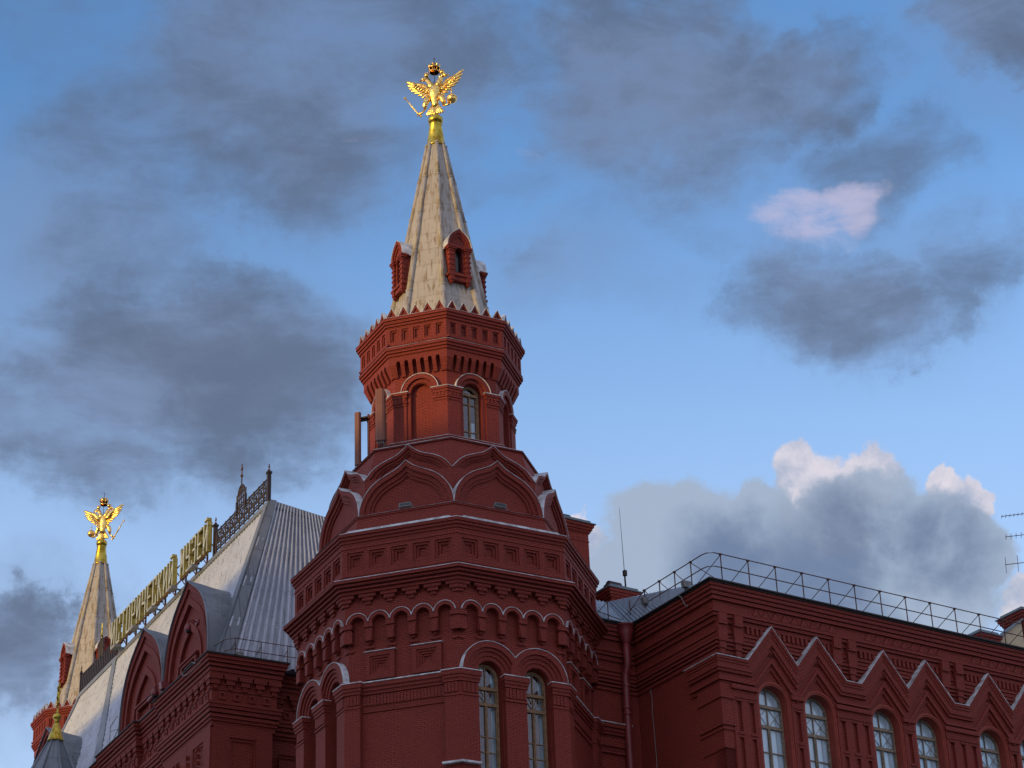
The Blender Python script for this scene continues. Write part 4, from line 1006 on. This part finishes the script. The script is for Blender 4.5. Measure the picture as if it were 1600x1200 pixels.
def camera_dome(name, label, at, s=1.0):
    e = hthing(name, label, 'security camera', at, 'security cameras on the hall')
    b = MB(); b.chain([(0, .0, .25), (-.25, 0, .34), (-.42, 0, .25), (-.44, 0, .08)], [.035] * 4, 7); b.box(-.05, .05, .12, .38, -.12, .12); b.obj('arm', 'pipe', e, True)
    b = MB(); b.lathe([(.05, .12), (.10, .08), (.14, -.02), (.155, -.2), (.13, -.22)], 14, (-.44, 0, 0)); b.obj('housing', 'pipe', e, True)
    b = MB(); b.ball((-.44, 0, -.22), .12, 12, 8); b.obj('dome', 'black', e, True)
camera_dome('dome_camera', 'red dome camera on a bent arm on the face of the nearest pointed gable', (-5.55, 13.75, 38.6))
camera_dome('dome_camera', 'red dome camera hanging at the cornice between the two pointed gables', (-5.75, 17.35, 36.75))
e = hthing('bullet_camera', 'dark red bullet camera at the foot between the two pointed gables', 'security camera', (-5.9, 18.2, 36.75), 'security cameras on the hall')
b = MB(); b.chain([(0, -.35, .12), (-.1, .35, -.05)], [.13, .13], 10); b.obj('housing', 'pipe', e, True); b = MB(); b.tube((.1, 0, 0), (.2, 0, -.3), .03, n=6); b.obj('bracket', 'pipe', e)
e = hthing('loudspeaker', 'small dark red device box on the cornice next to the bullet camera', 'loudspeaker', (-5.95, 16.6, 36.6))
b = MB(); b.plate([(-.2, 0), (.2, 0), (.26, .32), (-.26, .32)], -.15, .15, (), True); b.obj('housing', 'pipe', e); b = MB(); b.tube((0, 0, 0), (0, .3, -.2), .03, n=6); b.obj('bracket', 'pipe', e)
b = MB(HL @ Matrix.Translation((-6.1, 12.6, 36.42)))
b.chain([(0, -.9, -.30), (-.1, -.3, -.42), (-.12, .4, -.40), (-.1, 1.0, -.25), (-.05, 1.3, .02), (0, 1.0, .1), (.0, .2, .12), (-.1, -.5, -.2)], [.02] * 8, 5)
tag(b.obj('cable_loop', 'fitting'), 'loose pale cable loop hanging at the hall cornice corner', 'cable')

# ------------------------------------------------------------------ right wing (frame: x along the facade to the right, y = away)
K0 = Vector((7.406025, 81.743151, 0)); WROT = radians(90 - 57.0398)
WL = Matrix.Translation(K0) @ Matrix.Rotation(WROT, 4, 'Z')
def wroot(name, label, cat, at=(0, 0, 0), group=None):
    e = empty(name, (0, 0, 0), 0, label, cat, group); e.matrix_world = WL @ Matrix.Translation(at); return e
wing = wroot('museum_wing', 'dark red brick wing on the right with zigzag gables over arched windows', 'museum wing', (0, 0, GZ))
JD = 5.45
PX1 = 26.0
outer = [(-2.2, JD), (0, JD), (0, 0), (PX1, 0)]            # outermost line of the cornice
wp = offs(outer, -.5)                                       # wall line
steps = [(34.48, 34.60, .44, .8), (34.32, 34.46, .40, .7), (34.16, 34.30, .34, .7), (33.98, 34.13, .28, .6), (33.56, 33.98, .17, .5),
         (33.44, 33.55, .32, .6), (33.30, 33.42, .26, .5), (33.10, 33.28, .17, .4), (32.78, 33.10, .09, .4), (32.66, 32.78, .16, .4), (32.50, 32.62, .13, .4),
         (32.30, 32.42, .22, .5), (32.16, 32.27, .17, .4), (32.02, 32.12, .12, .4), (31.84, 31.98, .07, .4)]
b = MB(HO.copy())
b.course(wp, steps)
b.course(wp[:3], [(GZ, 34.4, 0, .6)])
WW = [3.0, 5.27, 8.71, 10.97, 14.41, 16.67, 20.11, 22.37]
b.M = HO @ Matrix.Translation((0, .5, 0))
x0 = .5
b.plate(rect(x0, PX1, GZ, 34.4), -.6, 0, [archhole(c, .76, 24.6, 30.20) for c in WW])
for z in range(0, 1): pass
# zigzag frieze and dentils, bay by bay
for bay in range(-1, 5):
    s = 2.17 + bay * 5.72
    if bay < 0: continue
    n = 9; p = 4.30 / n
    for i in range(n):
        u = s + i * p; b.plate([(u + .03, 33.62), (u + p - .03, 33.62), (u + p / 2, 33.94)], .1, .22)
        b.plate([(u + p / 2 + .04, 33.96), (u + p * 1.5 - .04, 33.96), (u + p, 33.66)], .1, .195) if i < n - 1 else None
    for i in range(22):
        u = s - .3 + i * .225; b.box(u, u + .12, 32.80, 33.08, .05, .2)
for bay in range(-1, 5):       # pairs of shallow piers between the bays, with hanging drops
    for q in (.62, 1.38):
        u = q + bay * 5.72 + (0 if bay >= 0 else 0)
        if u < .5: continue
        b.box(u - .2, u + .2, 32.95, 33.4, .1, .36); b.box(u - .22, u + .22, 32.28, 32.96, .08, .28); b.box(u - .16, u + .16, 32.0, 32.3, .05, .23)
        b.plate([(u - .13, 31.98), (u + .13, 31.98), (u + .13, 31.82), (u, 31.68), (u - .13, 31.82)], .0, .2)
# continuous gabled hood band
path = [(1.25, 31.62), (1.66, 31.62)]
for i in range(0, 8, 2):
    a, c = WW[i], WW[i + 1]
    path += [(a, 33.24), ((a + c) / 2, 31.80), (c, 33.20), (c + 1.32, 31.60)]
    if i < 6: path += [(WW[i + 2] - 1.34, 31.60)]
path = [p for p in path if p[0] < PX1]
def offn(d): return offs(path, d)
for d0, d1, ww in ((0, .11, .34), (.11, .22, .30), (.22, .46, .27), (.46, .58, .22), (.58, .80, .12), (.80, .92, .17), (.92, 1.08, .07)):
    A_, B_ = offn(d0), offn(d1)
    for i in range(len(path) - 1): b.plate([A_[i], A_[i + 1], B_[i + 1], B_[i]], -.05, ww)
# the same band returning a little way round the end wall
bb = [(z0, z1, ww) for z0, z1, ww in ((31.51, 31.62, .34), (31.40, 31.51, .30), (31.16, 31.40, .27), (31.04, 31.16, .22), (30.82, 31.04, .12), (30.70, 30.82, .17), (30.54, 30.70, .07))]
b.M = HO.copy()
for z0, z1, ww in bb: b.course([(.5, 2.35 - ww * .3), (.5, .5), (1.25, .5)], [(z0, z1, ww, ww + .05)])
b.course([(.5, 1.9), (.5, .5), (1.0, .5)], [(29.0, 30.54, .09, .2), (29.98, 30.12, .15, .2), (28.0, 29.0, .05, .2), (28.9, 29.0, .12, .2), (28.72, 28.8, .10, .2)])
b.M = HO @ Matrix.Translation((0, .5, 0))
# recessed strips, impost blocks between the windows
def strips(u0, u1, n):
    q = (u1 - u0) / n
    for i in range(n): b.plate(rect(u0 + i * q, u0 + (i + 1) * q, 24, 30.42), 0, .10, [rect(u0 + i * q + q * .33, u0 + (i + 1) * q - q * .33, 28.75, 29.95), rect(u0 + i * q + q * .33, u0 + (i + 1) * q - q * .33, 24.4, 28.5)])
    b.box(u0 - .03, u1 + .03, 30.42, 30.54, 0, .20); b.box(u0 + .0, u1 - .0, 30.10, 30.18, 0, .13); b.box(u0 - .02, u1 + .02, 30.54, 30.62, 0, .15)
    for i in range(n):
        c = u0 + (i + .5) * q; b.box(c - q * .26, c + q * .26, 28.62, 28.68, 0, .14); b.box(c - q * .26, c + q * .26, 29.96, 30.02, 0, .14)
strips(.95, 2.16, 2)
for i in range(8):
    a = WW[i] + .84; e_ = WW[i + 1] - .84 if i < 7 else PX1
    if i % 2 == 0: strips(a, e_, 1)
    else: strips(a, e_, 3)
b.obj('wall', 'brick', wing)
b = MB(HO @ Matrix.Translation((0, .5, 0)))
for c in WW:     # smooth plastered reveals
    b.plate(archhole(c, .84, 24.6, 30.20) + archhole(c, .762, 24.6, 30.20)[::-1], -.02, .06); b.plate(archhole(c, .762, 24.6, 30.20) + archhole(c, .70, 24.6, 30.20)[::-1], -.5, .03)
b.obj('reveal', 'plaster', wing)
f = MB(HO.copy()); f.course(outer, [(34.60, 34.66, -.02, 1.0), (34.66, 34.72, .06, 1.2)]); f.obj('roof_edge', 'dark', wing)
f = MB(HO @ Matrix.Translation((0, .5, 0))); ribbon(f, path, -.02, .36, .028)
f.M = HO.copy(); f.course([(.5, 2.35), (.5, .5), (1.25, .5)], [(31.622, 31.65, .37, .4)])
for i in range(0, 8):   # pale sheet backs of the gablets
    a = WW[i]; f.M = HO @ Matrix.Translation((0, .5, 0))
    k0 = (a - 1.33, 31.64) if i % 2 == 0 else (a - 1.13, 31.84)
    f2_ = MB(HO @ Matrix.Translation((0, .5, 0))); f2_.add([(k0[0], -.36, k0[1] + .03), (a, -.36, 33.26), (a - .06, .05, 33.30), (k0[0] - .06, .05, k0[1] + .03)], [(0, 1, 2, 3)]); f2_.obj('gablet_flashing', 'flash', wing)
f.obj('flashing', 'flash', wing)
for i, c in enumerate(WW):
    window(wing, HO @ Matrix.Translation((c, .5 + .36, 0)), .74, 24.7, 30.20, [25.9, 27.1, 28.28], [30.12, 29.30], (29.30, 30.12, 'x'), 'full', wood='greywood')
b = MB(HO.copy())
A = [(-2.4, JD + .1, 34.68), (.05, JD + .1, 34.68), (.05, .6, 34.68), (.35, 1.35, 35.02), (.24, 7.4, 36.46), (-2.4, 7.4, 36.4), (PX1, 7.4, 36.4), (PX1, 1.3, 35.0), (PX1, .1, 34.68)]
b.add(A, [(2, 3, 4, 1), (2, 8, 7, 3), (3, 7, 6, 4)])
b.corrugate(A[0], A[1], A[5], A[4], 14, .03, 1); b.corrugate(A[1], A[2], A[4], A[3], 22, .03, 2)
b.obj('roof', 'blueroof', wing)

# connecting-wall details sit in the wing's wall; ledge continuing from the tower
b = MB(HO.copy()); b.course([(-2.2, JD + .5), (.0, JD + .5)], [(30.26, 30.42, .22, .3), (30.1, 30.24, .15, .3), (29.5, 29.86, .08, .2), (29.2, 29.3, .1, .2), (29.98, 30.1, .1, .2)]); b.obj('ledge', 'brick', wing)
b = MB(HO.copy()); b.course([(-2.2, JD + .5), (.0, JD + .5)], [(30.425, 30.46, .25, .3)]); b.obj('ledge_flashing', 'flash', wing)

# ------------------------------------------------------------------ downpipe
dp = wroot('downpipe', 'dark red downpipe with funnel head in the inner corner between tower and wing', 'downpipe', (-.27, JD - .0, 0))
b = MB(); b.lathe([(.14, 33.78), (.17, 33.86), (.33, 34.32), (.34, 34.55), (.37, 34.56), (.37, 34.62), (.30, 34.62)], 18); b.obj('funnel', 'pipe', dp, True)
b = MB(); b.chain([(0, 0, 33.8), (0, 0, 33.1), (0, .0, 32.95), (0, .16, 32.6), (0, .2, 32.45), (0, .2, 31.9), (.06, .30, 31.2), (.06, .30, 30.9), (.06, .30, 6)], [.155] * 9, 14)
for z in (32.0, 31.1, 30.85): b.lathe([(.16, 0), (.185, .02), (.185, .12), (.16, .14)], 14, (.03 if z > 31.5 else .06, .2 if z > 31.5 else .30, z))
b.obj('pipe', 'pipe', dp, True)
b = MB(WL.copy()); b.chain([(.36, JD - .55, 31.8), (.44, JD - .55, 31.5), (.45, JD - .5, 30.8), (.46, JD - .55, 29.0), (.45, JD - .5, 24)], [.011] * 5, 5)
tag(b.obj('wall_cable', 'fitting'), 'thin pale cable running down the end wall beside the downpipe', 'cable')

# ------------------------------------------------------------------ roof-edge railing
rr = wroot('roof_railing', 'rusty tube railing with diagonal braces along the right wing roof edge', 'railing', (0, 0, 34.72))
b = MB()
for z in (1.18, .60):
    b.chain([(.12, JD - .9, z * .98), (.12, .55, z), (.18, .30, z), (.42, .14, z), (.7, .12, z), (PX1, .12, z)], [.022] * 6, 6)
b.chain([(.12, JD - .9, 1.15), (.0, JD, .55), (-.3, JD + .2, .2), (-1.5, JD + .4, .5)], [.018] * 4, 5)
b.obj('rail', 'rust', rr)
def rpost(x, y, bx, by):
    b = MB(); b.tube((x, y, -.04), (x, y, 1.2), .026, n=6); b.box(x - .05, x + .05, 1.13, 1.19, -y - .05, -y + .05); b.obj('post', 'rust', rr)
    b = MB(); b.tube((x, y, 1.14), (bx, by, .30 if by > 2 else .62), .016, n=5); b.obj('brace', 'rust', rr)
for d in (4.5, 3.45, 2.4, 1.3, .55 - .3):
    if d > .4: rpost(.12, d, 1.5, d)
for i in range(19): rpost(.72 + i * 1.36, .12, .72 + i * 1.36, 2.3)
b = MB(); b.tube((-.9, JD + .25, 0), (-.9, JD + .25, .95), .024, n=6); b.tube((-.9, JD + .25, .9), (-1.9, JD + .1, -.1), .016, n=5); b.tube((.1, JD + .1, .1), (.1, JD + .1, 1.1), .022, n=6); b.obj('post', 'rust', rr)
# small lamps on the roof edge
def rlamp(at, label):
    e = wroot('floodlight', label, 'floodlight', at); b = MB(); b.plate([(-.16, 0), (.16, 0), (.2, .26), (-.2, .26)], -.1, .1, (), True); b.obj('housing', 'fitting', e)
    b = MB(); b.tube((0, .1, .1), (.1, .2, -.12), .03, n=6); b.obj('bracket', 'iron', e)
rlamp((.02, 1.55, 34.86), 'pale floodlight box on the right wing roof edge near its corner')
rlamp((.05, 4.35, 35.2), 'small pale lamp clamped to the roof railing above the downpipe')
b = MB(WL.copy()); b.chain([(.05, 2.3, 34.72), (-.08, 2.0, 34.7), (-.12, 1.75, 34.5), (-.10, 1.6, 34.15), (-.08, 1.45, 34.0)], [.018] * 5, 5)
tag(b.obj('hanging_cable', 'fitting'), 'short pale cable hanging over the roof edge of the right wing', 'cable')

# ------------------------------------------------------------------ chimneys
def chimney(name, label, at, hx, hy, h, m, cowl=True, shoulder=None, cat='chimney'):
    e = wroot(name, label, cat, at, 'chimneys on the wing roofs'); b = MB()
    pth = [(-hx, -hy), (hx, -hy), (hx, hy), (-hx, hy)]
    b.course(pth, [(-h, -.42, 0, .15), (-.42, -.36, .03, .2), (-.36, -.26, .08, .2), (-.26, -.14, .14, .2), (-.14, 0, .20, .25), (-.8, -.74, .02, .1)], True)
    if shoulder: b.course(pth, [(-h, -shoulder, .16, .2), (-shoulder, -shoulder + .1, .10, .2), (-shoulder + .1, -shoulder + .2, .05, .2)], True)
    b.obj('stack', m, e)
    b = MB(); b.course(pth, [(0, .04, .27, .5), (.04, .20, .10, .4)], True); b.add([(-hx - .1, -hy - .1, .2), (hx + .1, -hy - .1, .2), (hx + .1, hy + .1, .2), (-hx - .1, hy + .1, .2)], [(0, 1, 2, 3)]); b.obj('cap', 'green', e)
    if cowl:
        b = MB(); b.chain([(-hx * .7, 0, .25), (-hx * .6, 0, .34), (hx * .2, 0, .34), (hx * .35, 0, .25)], [.2, .26, .26, .2], 12); b.obj('cowl', 'iron', e, True)
    return e
chimney('chimney', 'tall flaking red chimney directly behind the near tower on its right', (-.15, JD + 4.2, 40.75), .85, .55, 7, 'bare', True, 2.5)
chimney('chimney', 'low brick chimney with grey cap left of the metal roof, whip antenna on it', (1.25, JD + 2.6, 37.2), .62, .5, 3, 'bare')
chimney('chimney', 'red brick chimney at the right picture edge behind the railing', (20.8, 3.2, 37.9), 1.3, .6, 4, 'brick', False)
chimney('chimney', 'small low chimney just left of the sunlit plastered wall at far right', (17.2, 3.0, 36.32), .45, .4, 2.5, 'brick', False)
fw = wroot('fire_wall', 'sunlit ochre plastered party wall between two chimneys at far right', 'wall', (18.15, 2.6, 35.0), None)
b = MB(); b.plate([(-.6, -1), (1.2, -1), (1.2, 2.4), (-.6, 1.1)], -.25, 0, (), True); b.M = Matrix.Rotation(radians(-50), 4, 'Z'); b.obj('wall', 'ochre', fw)
b = MB(); b.plate([(-.75, 1.02), (1.25, 2.46), (1.25, 2.52), (-.75, 1.10)], -.4, .12, (), True); b.M = Matrix.Rotation(radians(-50), 4, 'Z'); b.obj('coping', 'green', fw)

# ------------------------------------------------------------------ whip antenna and aerials
wa = wroot('whip_antenna', 'tall thin whip antenna leaning above the low chimney', 'antenna', (1.62, JD + 2.4, 37.35))
b = MB(); b.tube((0, 0, 0), (-.02, 0, .95), .04, n=6); b.box(-.07, .07, .75, 1.0, -.07, .07); b.obj('mount', 'iron', wa)
b = MB(); b.tube((-.02, 0, .9), (-.08, 0, 3.95), .018, .008, 6); b.obj('whip', 'fitting', wa)
ae = wroot('aerial_mast', 'television aerials with combs of rods on a mast cut by the right edge', 'antenna', (23.9, 3.55, 36.5))
ae.matrix_world = ae.matrix_world @ Matrix.Rotation(radians(-46.8), 4, 'Z')
b = MB(); b.tube((0, 0, -1), (0, 0, 8.0), .04, n=6); b.obj('mast', 'iron', ae)
for z, x0, n, hl in ((7.75, -2.65, 14, .10), (6.68, -2.6, 11, .16), (5.28, -2.8, 5, .42)):
    b = MB(); b.tube((x0, 0, z + .05), (.3, 0, z), .018, n=5)
    for i in range(n):
        x = x0 + .03 + i * (-x0) / n; b.tube((x - .02, -.04, z + .04 - hl), (x + .02, .04, z + .04 + hl), .013, n=5)
    b.obj('aerial', 'iron', ae)

# ------------------------------------------------------------------ added building-shaped block, out of view, sized so its roof line shades the lower walls
S0 = Vector((sin(SUN_AZ), cos(SUN_AZ), 0)); SP = Vector((-S0.y, S0.x, 0))
OC = TC + S0 * 180
HB = 41.0 + 180 * tan(SUN_EL)
nb = empty('shade_block', OC + Vector((0, 0, GZ)), atan2(SP.y, SP.x), 'long pale block added out of view to shade the lower walls', 'building')
b = MB(); b.course([(-75, 0), (75, 0), (75, 18), (-75, 18)], [(0, HB - 4 - GZ, 0, .5), (HB - 4 - GZ, HB - 3.2 - GZ, .5, 1)], True)
for i in range(38):
    for j in range(9): b.box(-73 + i * 3.9, -71.6 + i * 3.9, 3 + j * 5.0, 6 + j * 5.0, -18.1, -17.9)
b.obj('wall', 'ochre', nb)
b = MB(); z = HB - 3.2 - GZ; b.add([(-76, -1, z), (76, -1, z), (76, 19, z), (-76, 19, z), (-72, 9, z + 3.2), (72, 9, z + 3.2)], [(0, 1, 5, 4), (2, 3, 4, 5), (1, 2, 5), (3, 0, 4)]); b.obj('roof', 'lead', nb)
